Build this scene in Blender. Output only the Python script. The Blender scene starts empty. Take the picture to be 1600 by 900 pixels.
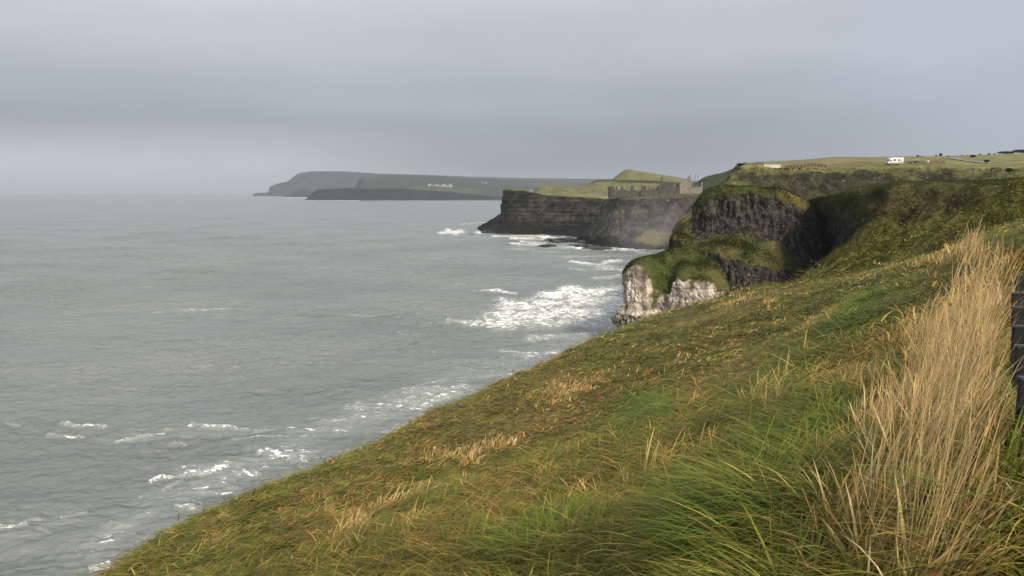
import bpy, bmesh, math, random
import numpy as np
from mathutils import Vector, Matrix

random.seed(7)
RNG = np.random.default_rng(11)
scene = bpy.context.scene
COL = scene.collection
R = math.radians
GQ = 1.0                            # grass density
DENOISE = True
HAZE = 5.5e-5                         # haze density per metre

# ------------------------------------------------------------------ camera
FPX = 1255.0                       # focal length in photo pixels (1600 wide)
HORIZON = 300.5                    # photo row of the true horizon
EYE = 45.0                         # metres above the sea
PITCH = math.atan((450.0 - HORIZON) / FPX)
cam_data = bpy.data.cameras.new("camera")
cam = bpy.data.objects.new("camera", cam_data)
COL.objects.link(cam)
cam_data.sensor_width = 36.0
cam_data.lens = 36.0 * FPX / 1600.0
cam_data.clip_start = 0.05
cam_data.clip_end = 90000.0
cam.location = (0, 0, EYE)
cam.rotation_euler = (math.pi / 2 - PITCH, 0, 0)
scene.camera = cam

# ------------------------------------------------------------------ light
SUN_DIR = Vector((0.40, -0.64, 0.58)).normalized()      # towards the sun
sun_el = math.asin(SUN_DIR.z)
sun_az = math.atan2(SUN_DIR.x, SUN_DIR.y)
sd = bpy.data.lights.new("sun", "SUN")
sd.energy = 3.9
sd.angle = R(9.0)
sd.color = (1.0, 0.89, 0.73)
sun = bpy.data.objects.new("sun", sd)
COL.objects.link(sun)
sun.rotation_euler = SUN_DIR.to_track_quat('Z', 'Y').to_euler()

scene.view_settings.view_transform = 'Standard'
scene.view_settings.look = 'None'
scene.view_settings.gamma = 1.0
scene.view_settings.use_curve_mapping = False
scene.view_settings.exposure = 0.58
scene.cycles.use_denoising = DENOISE
scene.cycles.use_adaptive_sampling = False
scene.cycles.sample_clamp_direct = 6.0
scene.cycles.sample_clamp_indirect = 4.0

world = bpy.data.worlds.new("World")
scene.world = world
world.use_nodes = True


class NT:
    """small helper to write node trees"""
    def __init__(self, tree):
        self.t = tree
        tree.nodes.clear()

    def n(self, kind, **kw):
        nd = self.t.nodes.new(kind)
        for k, v in kw.items():
            setattr(nd, k, v)
        return nd

    def l(self, a, b):
        self.t.links.new(a, b)

    def val(self, sock, v):
        if isinstance(v, bpy.types.NodeSocket):
            self.l(v, sock)
        else:
            sock.default_value = v

    def math(self, op, a, b=0.0, c=None, clamp=False):
        m = self.n('ShaderNodeMath', operation=op, use_clamp=clamp)
        self.val(m.inputs[0], a)
        self.val(m.inputs[1], b)
        if c is not None:
            self.val(m.inputs[2], c)
        return m.outputs[0]

    def smooth(self, x, lo, hi, a=0.0, b=1.0):
        m = self.n('ShaderNodeMapRange', interpolation_type='SMOOTHSTEP')
        self.val(m.inputs['Value'], x)
        self.val(m.inputs['From Min'], lo)
        self.val(m.inputs['From Max'], hi)
        self.val(m.inputs['To Min'], a)
        self.val(m.inputs['To Max'], b)
        return m.outputs[0]

    def mix(self, fac, a, b, blend='MIX'):
        m = self.n('ShaderNodeMix', data_type='RGBA', blend_type=blend)
        self.val(m.inputs[0], fac)
        for s, v in ((m.inputs[6], a), (m.inputs[7], b)):
            if isinstance(v, bpy.types.NodeSocket):
                self.l(v, s)
            else:
                s.default_value = (v[0], v[1], v[2], 1.0)
        return m.outputs[2]

    def noise(self, vec, scale, detail=4.0, rough=0.55, dist=0.0, out=0):
        m = self.n('ShaderNodeTexNoise')
        if vec is not None:
            self.l(vec, m.inputs['Vector'])
        m.inputs['Scale'].default_value = scale
        m.inputs['Detail'].default_value = detail
        m.inputs['Roughness'].default_value = rough
        m.inputs['Distortion'].default_value = dist
        return m.outputs[out]

    def mapping(self, vec, scale=(1, 1, 1), rot=(0, 0, 0), loc=(0, 0, 0)):
        m = self.n('ShaderNodeMapping')
        self.l(vec, m.inputs['Vector'])
        m.inputs['Scale'].default_value = scale
        m.inputs['Rotation'].default_value = rot
        m.inputs['Location'].default_value = loc
        return m.outputs[0]

    def ramp(self, fac, stops, interp='LINEAR'):
        m = self.n('ShaderNodeValToRGB')
        self.val(m.inputs[0], fac)
        cr = m.color_ramp
        cr.interpolation = interp
        while len(cr.elements) < len(stops):
            cr.elements.new(0.5)
        for e, (p, c) in zip(cr.elements, stops):
            e.position = p
            e.color = (c[0], c[1], c[2], 1.0)
        return m.outputs[0]


# sky: Nishita behind a nearly closed deck of rain cloud, a lighter gap low on the left
w = NT(world.node_tree)
out = w.n('ShaderNodeOutputWorld')
bg = w.n('ShaderNodeBackground')
w.l(bg.outputs[0], out.inputs[0])
bg.inputs['Strength'].default_value = 0.105
sky = w.n('ShaderNodeTexSky', sky_type='NISHITA')
sky.sun_disc = False
sky.sun_elevation = sun_el
sky.sun_rotation = sun_az
sky.air_density = 1.2
sky.dust_density = 2.0
tc = w.n('ShaderNodeTexCoord')
gen = tc.outputs['Generated']
sep = w.n('ShaderNodeSeparateXYZ')
w.l(gen, sep.inputs[0])
zz = sep.outputs[2]
# cloud sheets stretch towards the horizon: divide by height
zc = w.math('MAXIMUM', w.math('ADD', zz, 0.22), 0.05)
cx = w.math('DIVIDE', sep.outputs[0], zc)
cy = w.math('DIVIDE', sep.outputs[1], zc)
comb = w.n('ShaderNodeCombineXYZ')
w.l(cx, comb.inputs[0]); w.l(cy, comb.inputs[1])
n1 = w.noise(comb.outputs[0], 0.42, 4.0, 0.5, 0.3)
n2 = w.noise(w.mapping(comb.outputs[0], (0.8, 0.9, 1), loc=(3.1, 1.7, 0)), 0.5, 4.0, 0.5, 0.6)
# brightness against elevation: brighter overhead, dark base near 4-9 degrees, pale again at the horizon on the left
zr = w.math('ADD', zz, w.math('MULTIPLY', w.math('SUBTRACT', n1, 0.5), 0.07))
SKYG = [(0.0, (1.95, 2.12, 2.40)), (0.035, (1.82, 2.0, 2.28)), (0.07, (1.95, 2.14, 2.45)), (0.115, (2.45, 2.65, 2.98)),
        (0.175, (3.2, 3.4, 3.7)), (0.26, (4.1, 4.3, 4.55)), (0.6, (4.7, 4.9, 5.1))]
def skyramp(fac, stops):
    m = 6.0
    o = w.ramp(fac, [(p, tuple(c / m for c in col)) for p, col in stops], 'EASE')
    v = w.n('ShaderNodeVectorMath', operation='SCALE')
    w.l(o, v.inputs[0]); v.inputs['Scale'].default_value = m
    return v.outputs[0]
base = skyramp(zr, SKYG)
# lighter pale area low over the sea, left of the far headland
leftness = w.smooth(sep.outputs[0], 0.0, -0.42)
low = w.smooth(w.math('ADD', zz, w.math('MULTIPLY', w.math('SUBTRACT', n1, 0.5), 0.10)), 0.10, 0.015)
pale = w.math('MULTIPLY', low, w.smooth(sep.outputs[0], 0.02, -0.34))
base = w.mix(w.math('MULTIPLY', pale, 0.75), base, (4.3, 4.5, 4.7))
# upper left is a little brighter too, right is bluer
up = w.math('MULTIPLY', leftness, w.smooth(zz, 0.08, 0.26))
base = w.mix(w.math('MULTIPLY', up, 0.45), base, (4.7, 4.85, 4.95))
rightness = w.smooth(sep.outputs[0], 0.18, 0.55)
base = w.mix(w.math('MULTIPLY', rightness, 0.6), base, (3.2, 3.5, 4.15))
n3 = w.noise(w.mapping(gen, (2.2, 2.2, 7.0), loc=(.4, 0, .2)), 1.6, 6.0, 0.6, 0.5)
vary = w.math('ADD', w.math('ADD', w.math('MULTIPLY', w.math('SUBTRACT', n2, 0.5), 0.30), w.math('MULTIPLY', w.math('SUBTRACT', n3, 0.5), 0.22)), 1.0)
vm = w.n('ShaderNodeVectorMath', operation='SCALE')
w.l(base, vm.inputs[0]); w.l(vary, vm.inputs['Scale'])
thin = w.math('ADD', 0.05, w.math('MULTIPLY', w.smooth(n2, 0.5, 0.75), 0.06))
cloud = w.mix(thin, vm.outputs[0], sky.outputs[0])
w.l(cloud, bg.inputs['Color'])

# ------------------------------------------------------------------ numpy helpers
def at(px, py, Y):
    """world point on the photo ray (px, py) at distance Y (metres along +Y)"""
    u = (px - 800.0) / FPX
    v = (450.0 - py) / FPX
    dy = math.cos(PITCH) + v * math.sin(PITCH)
    dz = -math.sin(PITCH) + v * math.cos(PITCH)
    t = Y / dy
    return np.array((u * t, Y, EYE + dz * t))

def to_px(P):
    """photo pixel of world points (..., 3)"""
    x = P[..., 0]; y = P[..., 1]; z = P[..., 2] - EYE
    d = y * math.cos(PITCH) - z * math.sin(PITCH)
    v = y * math.sin(PITCH) + z * math.cos(PITCH)
    d = np.where(d > 0.05, d, 0.05)
    return 800 + FPX * x / d, 450 - FPX * v / d

_perm = np.random.default_rng(3).permutation(256)
_perm = np.concatenate([_perm, _perm, _perm]).astype(np.int64)
_g = np.random.default_rng(5).normal(size=(256, 3))
_g /= np.linalg.norm(_g, axis=1)[:, None]

def perlin(P):
    """gradient noise at points (..., 3), about -1..1"""
    P = np.asarray(P, float)
    i = np.floor(P).astype(np.int64)
    f = P - i
    i &= 255
    u = f * f * f * (f * (f * 6 - 15) + 10)
    tot = 0.0
    for dx in (0, 1):
        wx = u[..., 0] if dx else 1 - u[..., 0]
        px = _perm[i[..., 0] + dx]
        for dy in (0, 1):
            wy = u[..., 1] if dy else 1 - u[..., 1]
            py = _perm[px + i[..., 1] + dy]
            for dz in (0, 1):
                wz = u[..., 2] if dz else 1 - u[..., 2]
                g = _g[_perm[py + i[..., 2] + dz]]
                dot = g[..., 0] * (f[..., 0] - dx) + g[..., 1] * (f[..., 1] - dy) + g[..., 2] * (f[..., 2] - dz)
                tot = tot + wx * wy * wz * dot
    return tot * 1.6

def fbm(P, octaves=5, gain=0.5, lac=2.07, ridged=False):
    P = np.asarray(P, float)
    a, s, tot = 1.0, 0.0, 0.0
    for k in range(octaves):
        n = perlin(P + 17.3 * k)
        if ridged:
            n = 1 - 2 * np.abs(n)
        tot = tot + a * n
        s += a
        a *= gain
        P = P * lac
    return tot / s

def sstep(x, lo, hi):
    t = np.clip((x - lo) / (hi - lo), 0, 1)
    return t * t * (3 - 2 * t)

def catmull(ctrl, n):
    """resample control points (m, k) to n points with uniform Catmull-Rom"""
    c = np.asarray(ctrl, float)
    m = len(c)
    c = np.vstack([2 * c[0] - c[1], c, 2 * c[-1] - c[-2]])
    t = np.linspace(0, m - 1, n)
    i = np.minimum(t.astype(int), m - 2)
    f = (t - i)[:, None]
    p0, p1, p2, p3 = c[i], c[i + 1], c[i + 2], c[i + 3]
    return 0.5 * (2 * p1 + (p2 - p0) * f + (2 * p0 - 5 * p1 + 4 * p2 - p3) * f ** 2 + (3 * p1 - p0 - 3 * p2 + p3) * f ** 3)

def pchip(ctrl, n):
    """resample (m, k) control points with a monotone cubic: no overshoot where long and short spans meet"""
    c = np.asarray(ctrl, float)
    m = len(c)
    d = c[1:] - c[:-1]
    t = np.zeros_like(c)
    a, b = d[:-1], d[1:]
    same = a * b > 0
    t[1:-1] = np.where(same, 2 * a * b / np.where(same, a + b, 1.0), 0)
    t[0], t[-1] = d[0], d[-1]
    u = np.linspace(0, m - 1, n)
    i = np.minimum(u.astype(int), m - 2)
    f = (u - i)[:, None]
    h00 = 2 * f ** 3 - 3 * f ** 2 + 1; h10 = f ** 3 - 2 * f ** 2 + f
    return h00 * c[i] + h10 * t[i] + (1 - h00) * c[i + 1] + (f ** 3 - f ** 2) * t[i + 1]

def loft(rows, nu, nv, rk=None):
    """rows of control points -> grid (nv, nu, 3) and the rock weight of each grid row"""
    a = [catmull(np.array(r), nu) for r in rows]
    G = np.stack(a)                                   # rows, nu, 3
    flat = pchip(G.reshape(len(rows), -1), nv).reshape(nv, nu, 3)
    rw = None
    if rk is not None:
        rk = np.array([np.full(nu, r) if np.isscalar(r) else catmull(np.array(r, float)[:, None], nu)[:, 0] for r in rk])
        rw = np.clip(pchip(rk, nv), 0, 1)
    return flat, rw

def grid_normals(G):
    du = np.gradient(G, axis=1)
    dv = np.gradient(G, axis=0)
    n = np.cross(du, dv)
    n /= np.linalg.norm(n, axis=2)[..., None] + 1e-9
    return n

def raw_mesh(name, verts, faces_flat, sizes, mat, attrs=None, smooth=True):
    me = bpy.data.meshes.new(name)
    nv = len(verts)
    me.vertices.add(nv)
    me.vertices.foreach_set('co', np.ascontiguousarray(verts, np.float32).ravel())
    me.loops.add(len(faces_flat))
    me.loops.foreach_set('vertex_index', np.ascontiguousarray(faces_flat, np.int32))
    starts = np.concatenate([[0], np.cumsum(sizes)[:-1]]).astype(np.int32)
    me.polygons.add(len(sizes))
    me.polygons.foreach_set('loop_start', starts)
    me.polygons.foreach_set('use_smooth', np.full(len(sizes), smooth))
    for k, v in (attrs or {}).items():
        v = np.ascontiguousarray(v, np.float32)
        if v.ndim == 1:
            at_ = me.attributes.new(k, 'FLOAT', 'POINT')
            at_.data.foreach_set('value', v)
        else:
            if v.shape[1] == 3:
                v = np.hstack([v, np.ones((len(v), 1), np.float32)])
            at_ = me.attributes.new(k, 'FLOAT_COLOR', 'POINT')
            at_.data.foreach_set('color', np.ascontiguousarray(v).ravel())
    me.update(calc_edges=True)
    me.materials.append(mat)
    o = bpy.data.objects.new(name, me)
    COL.objects.link(o)
    return o

def grid_faces(nv, nu, flip=False):
    a = (np.arange(nv - 1)[:, None] * nu + np.arange(nu - 1)[None, :]).ravel()
    q = np.stack([a, a + 1, a + 1 + nu, a + nu], 1)
    if flip:
        q = q[:, ::-1]
    return q.ravel(), np.full(len(a), 4)

def grid_mesh(name, G, mat, attrs=None, smooth=True, flip=False):
    nv, nu = G.shape[:2]
    f, s = grid_faces(nv, nu, flip)
    at_ = {k: v.reshape(nv * nu, -1).squeeze() for k, v in (attrs or {}).items()}
    return raw_mesh(name, G.reshape(-1, 3), f, s, mat, at_, smooth)

def structure(o, kind='structure'):
    o['kind'] = kind
    return o

def tag(o, label, cat, group=None):
    o['label'] = label
    o['category'] = cat
    if group:
        o['group'] = group
    return o

def empty(name, loc, rz=0.0):
    o = bpy.data.objects.new(name, None)
    COL.objects.link(o)
    o.location = loc
    o.rotation_euler = (0, 0, rz)
    o.empty_display_size = 0.2
    return o

def new_mat(name):
    m = bpy.data.materials.new(name)
    m.use_nodes = True
    nt = NT(m.node_tree)
    out = nt.n('ShaderNodeOutputMaterial')
    return m, nt, out

def simple_mat(name, color, rough=0.7, metallic=0.0, var=0.15, scale=6.0, bump=0.0, spec=0.3):
    m, nt, out = new_mat(name)
    p = nt.n('ShaderNodeBsdfPrincipled')
    nt.l(p.outputs[0], out.inputs[0])
    g = nt.n('ShaderNodeTexCoord').outputs['Object']
    n = nt.noise(g, scale, 5.0, 0.6)
    c = nt.mix(nt.smooth(n, 0.3, 0.7), tuple(k * (1 - var) for k in color), tuple(min(1, k * (1 + var)) for k in color))
    nt.l(c, p.inputs['Base Color'])
    p.inputs['Roughness'].default_value = rough
    p.inputs['Metallic'].default_value = metallic
    p.inputs['Specular IOR Level'].default_value = spec
    if bump:
        b = nt.n('ShaderNodeBump')
        b.inputs['Strength'].default_value = bump
        nt.l(n, b.inputs['Height'])
        nt.l(b.outputs[0], p.inputs['Normal'])
    return m

def land_mat(name, grass, rock, gs, rs, strata=0.0, columns=0.0, bump=0.6, bd=1.0, bare=0.0, speck=0.0, lichen=None, wet=0.0, pasture=None):
    """grass/rock land: grass = colours (dark, mid, dry), rock = (dark, light); gs, rs = texture scales (1/m).
    The point attribute rock says where the grass gives way to bare stone."""
    m, nt, out = new_mat(name)
    p = nt.n('ShaderNodeBsdfPrincipled')
    nt.l(p.outputs[0], out.inputs[0])
    p.inputs['Roughness'].default_value = 0.9
    p.inputs['Specular IOR Level'].default_value = 0.15
    pos = nt.n('ShaderNodeNewGeometry').outputs['Position']
    att = nt.n('ShaderNodeAttribute', attribute_name='rock').outputs['Fac']
    # grass
    ga = nt.noise(pos, gs * 0.16, 4, 0.6)
    gb = nt.noise(pos, gs, 6, 0.65, 0.3)
    gc = nt.noise(pos, gs * 5, 3, 0.6)
    g = nt.mix(nt.smooth(gb, 0.34, 0.66), grass[0], grass[1])
    g = nt.mix(nt.smooth(ga, 0.45, 0.68), g, grass[2])
    g = nt.mix(nt.smooth(gc, 0.35, 0.7), nt.mix(1.0, g, (0.68, 0.68, 0.66), 'MULTIPLY'), nt.mix(1.0, g, (1.3, 1.28, 1.2), 'MULTIPLY'))
    if pasture:
        pa = nt.n('ShaderNodeAttribute', attribute_name='pasture').outputs['Fac']
        pn = nt.noise(pos, .03, 4, .6)
        pc = nt.mix(nt.smooth(pn, .4, .62), pasture[0], pasture[1])
        g = nt.mix(pa, g, nt.mix(nt.smooth(gb, .3, .7), nt.mix(1.0, pc, (.8, .8, .8), 'MULTIPLY'), pc))
    # rock
    ra = nt.noise(pos, rs * 0.25, 5, 0.6)
    rb = nt.noise(pos, rs, 6, 0.68, 0.4)
    r = nt.mix(nt.smooth(rb, 0.36, 0.66), rock[0], rock[1])
    r = nt.mix(nt.smooth(ra, 0.35, 0.7), nt.mix(1.0, r, (0.7, 0.7, 0.72), 'MULTIPLY'), r)
    height = rb
    if strata:
        sm = nt.mapping(pos, (0.012 * rs, 0.012 * rs, strata), rot=(0.05, 0.06, 0))
        sn = nt.noise(sm, 1.0, 5, 0.7, 0.2)
        r = nt.mix(nt.smooth(sn, 0.42, 0.6), nt.mix(1.0, r, (0.55, 0.55, 0.56), 'MULTIPLY'), r)
        height = nt.math('ADD', nt.math('MULTIPLY', sn, 1.4), height)
    if columns:
        cm = nt.mapping(pos, (columns, columns, columns * 0.12))
        vo = nt.n('ShaderNodeTexVoronoi', feature='F1')
        nt.l(cm, vo.inputs['Vector'])
        vo.inputs['Scale'].default_value = 1.0
        vd = vo.outputs['Distance']
        r = nt.mix(nt.smooth(vd, 0.45, 0.85), r, nt.mix(1.0, r, (0.48, 0.45, 0.42), 'MULTIPLY'))
        height = nt.math('SUBTRACT', height, nt.math('MULTIPLY', vd, 0.9))
    if lichen:
        ln = nt.noise(pos, rs * 2.2, 5, 0.7)
        r = nt.mix(nt.smooth(ln, 0.56, 0.7), r, lichen)
    if speck:
        sv = nt.noise(pos, rs * 4.5, 2, 0.5)
        r = nt.mix(nt.smooth(sv, 0.70 - speck * 0.05, 0.76), r, (0.34, 0.33, 0.30))
    if wet:                                            # the tide line: black wet rock at the foot
        zp = nt.n('ShaderNodeSeparateXYZ')
        nt.l(pos, zp.inputs[0])
        wz = nt.math('ADD', zp.outputs[2], nt.math('MULTIPLY', nt.math('SUBTRACT', ra, .5), wet * 1.6))
        r = nt.mix(nt.smooth(wz, wet * .55, wet * 1.25), (.012, .012, .012), r)
    # where rock shows
    edge = nt.math('ADD', att, nt.math('MULTIPLY', nt.math('SUBTRACT', nt.noise(pos, gs * 0.9, 6, 0.7), 0.5), 0.9))
    k = nt.smooth(edge, 0.42 - bare, 0.58 - bare)
    c = nt.mix(k, g, r)
    nt.l(c, p.inputs['Base Color'])
    hg = nt.math('ADD', nt.math('MULTIPLY', gb, 0.7), nt.math('MULTIPLY', gc, 0.35))
    hm = nt.n('ShaderNodeMix', data_type='FLOAT')
    nt.l(k, hm.inputs[0]); nt.l(hg, hm.inputs[2]); nt.l(height, hm.inputs[3])
    b = nt.n('ShaderNodeBump')
    b.inputs['Strength'].default_value = bump
    b.inputs['Distance'].default_value = bd
    nt.l(hm.outputs[0], b.inputs['Height'])
    nt.l(b.outputs[0], p.inputs['Normal'])
    return m

def back(row, dpy, dY, dpx=0.0):
    return [(px + dpx, py + dpy, Y + dY) for px, py, Y in row]

def W(rows):
    return [[at(*p) for p in r] for r in rows]

def sunk(row, dY=-1.0, z=-5.0):
    """the same ground track taken under the sea"""
    res = []
    for px, py, Y in row:
        q = at(px, py, Y)
        q = np.array((q[0] * (Y + dY) / Y, Y + dY, z))
        res.append(q)
    return res

def displaced(G, rw, grass_amp, rock_amp, gscale, rscale, strata=0.0, cols=0.0, seed=0.0, folds=None):
    """roughen a lofted landform along its normals: soft lumps on grass, broken rock where the rock weight is high"""
    n = grid_normals(G)
    P = G + seed
    g = fbm(P * gscale, 5)
    r = fbm(P * rscale * np.array((1, 1, 0.7)), 6, 0.55, ridged=True)
    if strata:
        s = fbm(P * np.array((rscale * 0.15, rscale * 0.15, strata)), 4, 0.6)
        r = 0.5 * r + 0.9 * s
    if cols:
        c = fbm(P * np.array((cols, cols, cols * 0.08)), 4, 0.6, ridged=True)
        r = 0.6 * r + 0.7 * c
    d = (1 - rw) * grass_amp * g + rw * rock_amp * r
    if folds:                                          # spurs and gullies that run down the face
        amp, fu, skew = folds
        v, u = np.meshgrid(np.linspace(0, 1, G.shape[0]), np.linspace(0, 1, G.shape[1]), indexing='ij')
        q = fbm(np.stack([u * fu + v * skew, v * 1.3, 0 * u + seed], -1), 4, .5, ridged=True)
        d = d + amp * q * sstep(v, .22, .5)
    return G + n * d[..., None]

LAND = {}
def landform(name, rows, rk, mat, nu, nv, ga, ra, gsc, rsc, strata=0.0, cols=0.0, seed=0.0, rnoise=0.0, flip=False, folds=None, fields=None):
    G, rw = loft(rows, nu, nv, rk)
    if rnoise:
        rw = np.clip(rw + rnoise * fbm(G * gsc * 1.5 + 40, 4), 0, 1)
    G = displaced(G, rw, ga, ra, gsc, rsc, strata, cols, seed, folds)
    at_ = {'rock': rw}
    if fields:                                         # where the turf is open pasture
        at_['pasture'] = np.clip(pchip(np.array([np.full(nu, f_) for f_ in fields]), nv), 0, 1)
    o = grid_mesh(name, G, mat, at_, flip=flip)
    structure(o)
    LAND[name] = (G, rw)
    return o

# ------------------------------------------------------------------ SETTING: distant coast
M_far = land_mat("far coast land", ((.022, .028, .020), (.036, .042, .028), (.06, .06, .04)), ((.016, .016, .017), (.036, .035, .033)), .008, .01, bump=.3, bd=8)  # dark colours carry the cloud shade over this coast
far_sky = [(395, 303.2), (402, 301.4), (419, 299.8), (422, 291.5), (434, 286.5), (447, 284), (458, 276), (466, 270.5), (480, 267.3), (504, 267.5),
           (526, 267.2), (560, 268.5), (590, 271), (670, 273), (742, 275.6), (815, 277.6), (924, 279), (1010, 281), (1120, 283), (1300, 284)]
YF = 9800.0
r_top = [(x, y, YF + (x - 400) * 0.8) for x, y in far_sky]
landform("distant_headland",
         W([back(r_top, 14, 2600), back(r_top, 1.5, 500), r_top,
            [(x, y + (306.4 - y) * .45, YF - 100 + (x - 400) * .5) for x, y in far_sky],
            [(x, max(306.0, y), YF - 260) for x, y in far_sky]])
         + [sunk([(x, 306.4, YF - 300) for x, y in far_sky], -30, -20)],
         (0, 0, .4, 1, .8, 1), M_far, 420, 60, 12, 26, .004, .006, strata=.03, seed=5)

isl = [(443, 309), (450, 304.5), (458, 299), (464, 296.2), (474, 293.8), (482, 296), (489, 299), (497, 304), (506, 308)]
YI = 7600.0
r_top = [(x, y - .6, YI) for x, y in isl]
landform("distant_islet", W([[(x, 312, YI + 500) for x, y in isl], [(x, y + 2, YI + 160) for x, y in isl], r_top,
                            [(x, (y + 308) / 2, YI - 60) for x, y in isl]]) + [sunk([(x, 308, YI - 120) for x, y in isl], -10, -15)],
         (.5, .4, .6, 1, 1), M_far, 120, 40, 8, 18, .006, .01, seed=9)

mid_sky = [(540, 300), (552, 292), (562, 279), (572, 275), (592, 273.2), (640, 273.6), (700, 276), (742, 279), (815, 281.5), (860, 283), (924, 285.5), (1010, 288), (1150, 290)]
YM = 6500.0
r_top = [(x, y, YM + (x - 560) * 1.0) for x, y in mid_sky]
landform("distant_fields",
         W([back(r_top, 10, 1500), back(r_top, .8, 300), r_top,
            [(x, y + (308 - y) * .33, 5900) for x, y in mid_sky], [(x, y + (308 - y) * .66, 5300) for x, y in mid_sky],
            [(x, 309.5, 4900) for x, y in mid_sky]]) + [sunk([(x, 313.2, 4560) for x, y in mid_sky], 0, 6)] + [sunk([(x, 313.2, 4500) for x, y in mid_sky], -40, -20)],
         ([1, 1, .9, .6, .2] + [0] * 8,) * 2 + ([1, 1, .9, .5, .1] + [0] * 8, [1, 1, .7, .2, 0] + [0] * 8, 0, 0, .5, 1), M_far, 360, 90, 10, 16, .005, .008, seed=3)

low_sky = [(476, 312), (482, 308), (488, 301.5), (496, 296.6), (510, 295), (526, 294.2), (545, 293.3), (590, 293.8), (640, 294.6), (690, 298), (740, 303), (790, 307), (850, 309), (960, 311)]
YL = 4750.0
r_top = [(x, y, YL) for x, y in low_sky]
landform("low_headland",
         W([back(r_top, 14, 700), back(r_top, 1.2, 220), r_top, [(x, y + (313.5 - y) * .25, YL - 40) for x, y in low_sky],
            [(x, y + (313.5 - y) * .75, YL - 130) for x, y in low_sky]]) + [sunk([(x, 313.4, 4440) for x, y in low_sky], 60, -1)] + [sunk([(x, 313.6, 4400) for x, y in low_sky], 0, -20)],
         (0, 0, .1, 1, 1, 1, 1), land_mat("low headland land", ((.022, .027, .018), (.034, .038, .024), (.055, .052, .036)), ((.010, .010, .011), (.024, .023, .022)), .012, .02, bump=.4, bd=6),  # cloud shade is worked into these dark colours too
         360, 60, 5, 14, .008, .015, strata=.06, seed=1)

# ------------------------------------------------------------------ castle headland, its fields and the castle rock
M_field = land_mat("far pasture", ((.085, .088, .04), (.14, .138, .064), (.20, .18, .09)), ((.03, .032, .016), (.06, .058, .028)), .05, .08, bump=.35, bd=1.5)
cpx = [815, 833, 842, 860, 907, 930, 955, 977, 995, 1020, 1045, 1065, 1100, 1180]
f = [[305, 302.5, 304, 305.5, 308, 309, 310, 310, 310, 309, 308, 307, 307, 307],
     [306, 301, 297.5, 298, 301, 302, 302, 302, 302, 301, 300, 299, 299, 299],
     [312, 301, 292, 290.5, 292, 288, 288, 289, 290, 291, 291, 291, 293, 295],
     [314, 304, 296, 294, 295, 283, 281.5, 282, 283, 284, 285.5, 287, 290, 293],
     [316, 310, 300, 299, 300, 288.5, 283, 280.5, 280, 281, 282.5, 284.5, 288, 292],
     [318, 315, 305, 305, 305, 292, 280, 272, 273, 275.5, 278.5, 281.5, 286.5, 291],
     [320, 318, 308, 308, 308, 296, 281, 266.3, 267.5, 271, 275, 279, 285, 290],
     [325, 325, 318, 318, 318, 310, 300, 290, 290, 292, 294, 296, 300, 304]]
fy = [893, 950, 1000, 1050, 1075, 1130, 1200, 1450]
landform("castle_hill", W([[(x, y, Y) for x, y in zip(cpx, row)] for row, Y in zip(f, fy)]),
         (0, 0, .3, .72, .12, 0, .42, .2), M_field, 300, 160, 1.2, 1.2, .03, .05, seed=2, rnoise=.5, flip=True)

M_headland = land_mat("headland cliff", ((.07, .085, .03), (.12, .125, .05), (.17, .155, .07)), ((.014, .014, .014), (.088, .080, .056)), .09, .10, strata=.22, bump=1.0, bd=4, lichen=(.10, .10, .05), wet=11)
top = [(797, 301, 1050), (787, 297.3, 962), (790, 296.2, 925), (803, 295.5, 907), (832, 300, 896), (862, 304.5, 887), (905, 307.5, 872), (945, 309.3, 852), (990, 309, 842), (1040, 309, 836)]
r2 = [(790, 312, 1045), (784.5, 311, 955), (786, 311, 917), (802, 312, 897), (832, 313, 888), (862, 316, 878), (905, 318, 861), (945, 320, 839), (990, 320, 828), (1040, 320, 822)]
r3 = [(784, 333, 1040), (781, 333, 950), (783.5, 334, 911), (801, 335, 889), (832, 335, 881), (862, 337, 871), (904, 338, 851), (943, 338, 827), (988, 338, 812), (1040, 338, 806)]
r4 = [(762, 344, 1030), (768, 348, 945), (779, 351, 900), (800, 354, 880), (832, 355, 873), (862, 356, 863), (903, 357, 839), (941, 357, 811), (986, 357, 794), (1040, 357, 788)]
r5 = [(745, 357, 1000), (752, 361.5, 921), (774, 364.5, 884), (800, 365.8, 864), (832, 366, 861), (862, 366.7, 854), (902, 369.5, 819), (940, 373, 779), (985, 375, 760), (1040, 375, 750)]
landform("castle_headland", W([back(top, 2.5, 60), back(top, .6, 12), top, r2, r3, r4, r5]) + [sunk(r5, -12, -4)],
         (0, .1, .35, .95, 1, 1, 1, 1), M_headland, 420, 150, 1.0, 3.6, .05, .06, strata=.16, seed=11)

M_crock = land_mat("castle rock", ((.05, .06, .028), (.085, .085, .04), (.13, .11, .06)), ((.020, .019, .018), (.082, .070, .056)), .11, .12, bump=.9, bd=2.5, lichen=(.075, .085, .035), speck=.2, wet=6)
t1 = [(955, 312, 740), (951, 309.5, 702), (962, 308.5, 684), (990, 307.2, 677), (1020, 306.6, 673), (1050, 305.4, 671), (1075, 303.3, 671), (1100, 302.3, 673), (1135, 301, 678), (1170, 301, 684)]
t2 = [(950, 330, 742), (946, 328, 698), (957, 327, 676), (988, 326, 669), (1019, 326, 665), (1050, 325, 663), (1076, 323, 663), (1102, 322, 665), (1137, 321, 670), (1172, 321, 676)]
t3 = [(938, 350, 745), (937, 348, 697), (951, 350, 665), (984, 350, 656), (1017, 351, 651), (1050, 351, 649), (1078, 350, 649), (1104, 350, 650), (1139, 350, 655), (1174, 350, 660)]
t4 = [(905, 366, 748), (916, 363, 712), (942, 368, 660), (980, 370, 645), (1014, 372, 639), (1050, 372, 637), (1079, 372, 637), (1106, 372, 638), (1141, 372, 643), (1176, 372, 648)]
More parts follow.
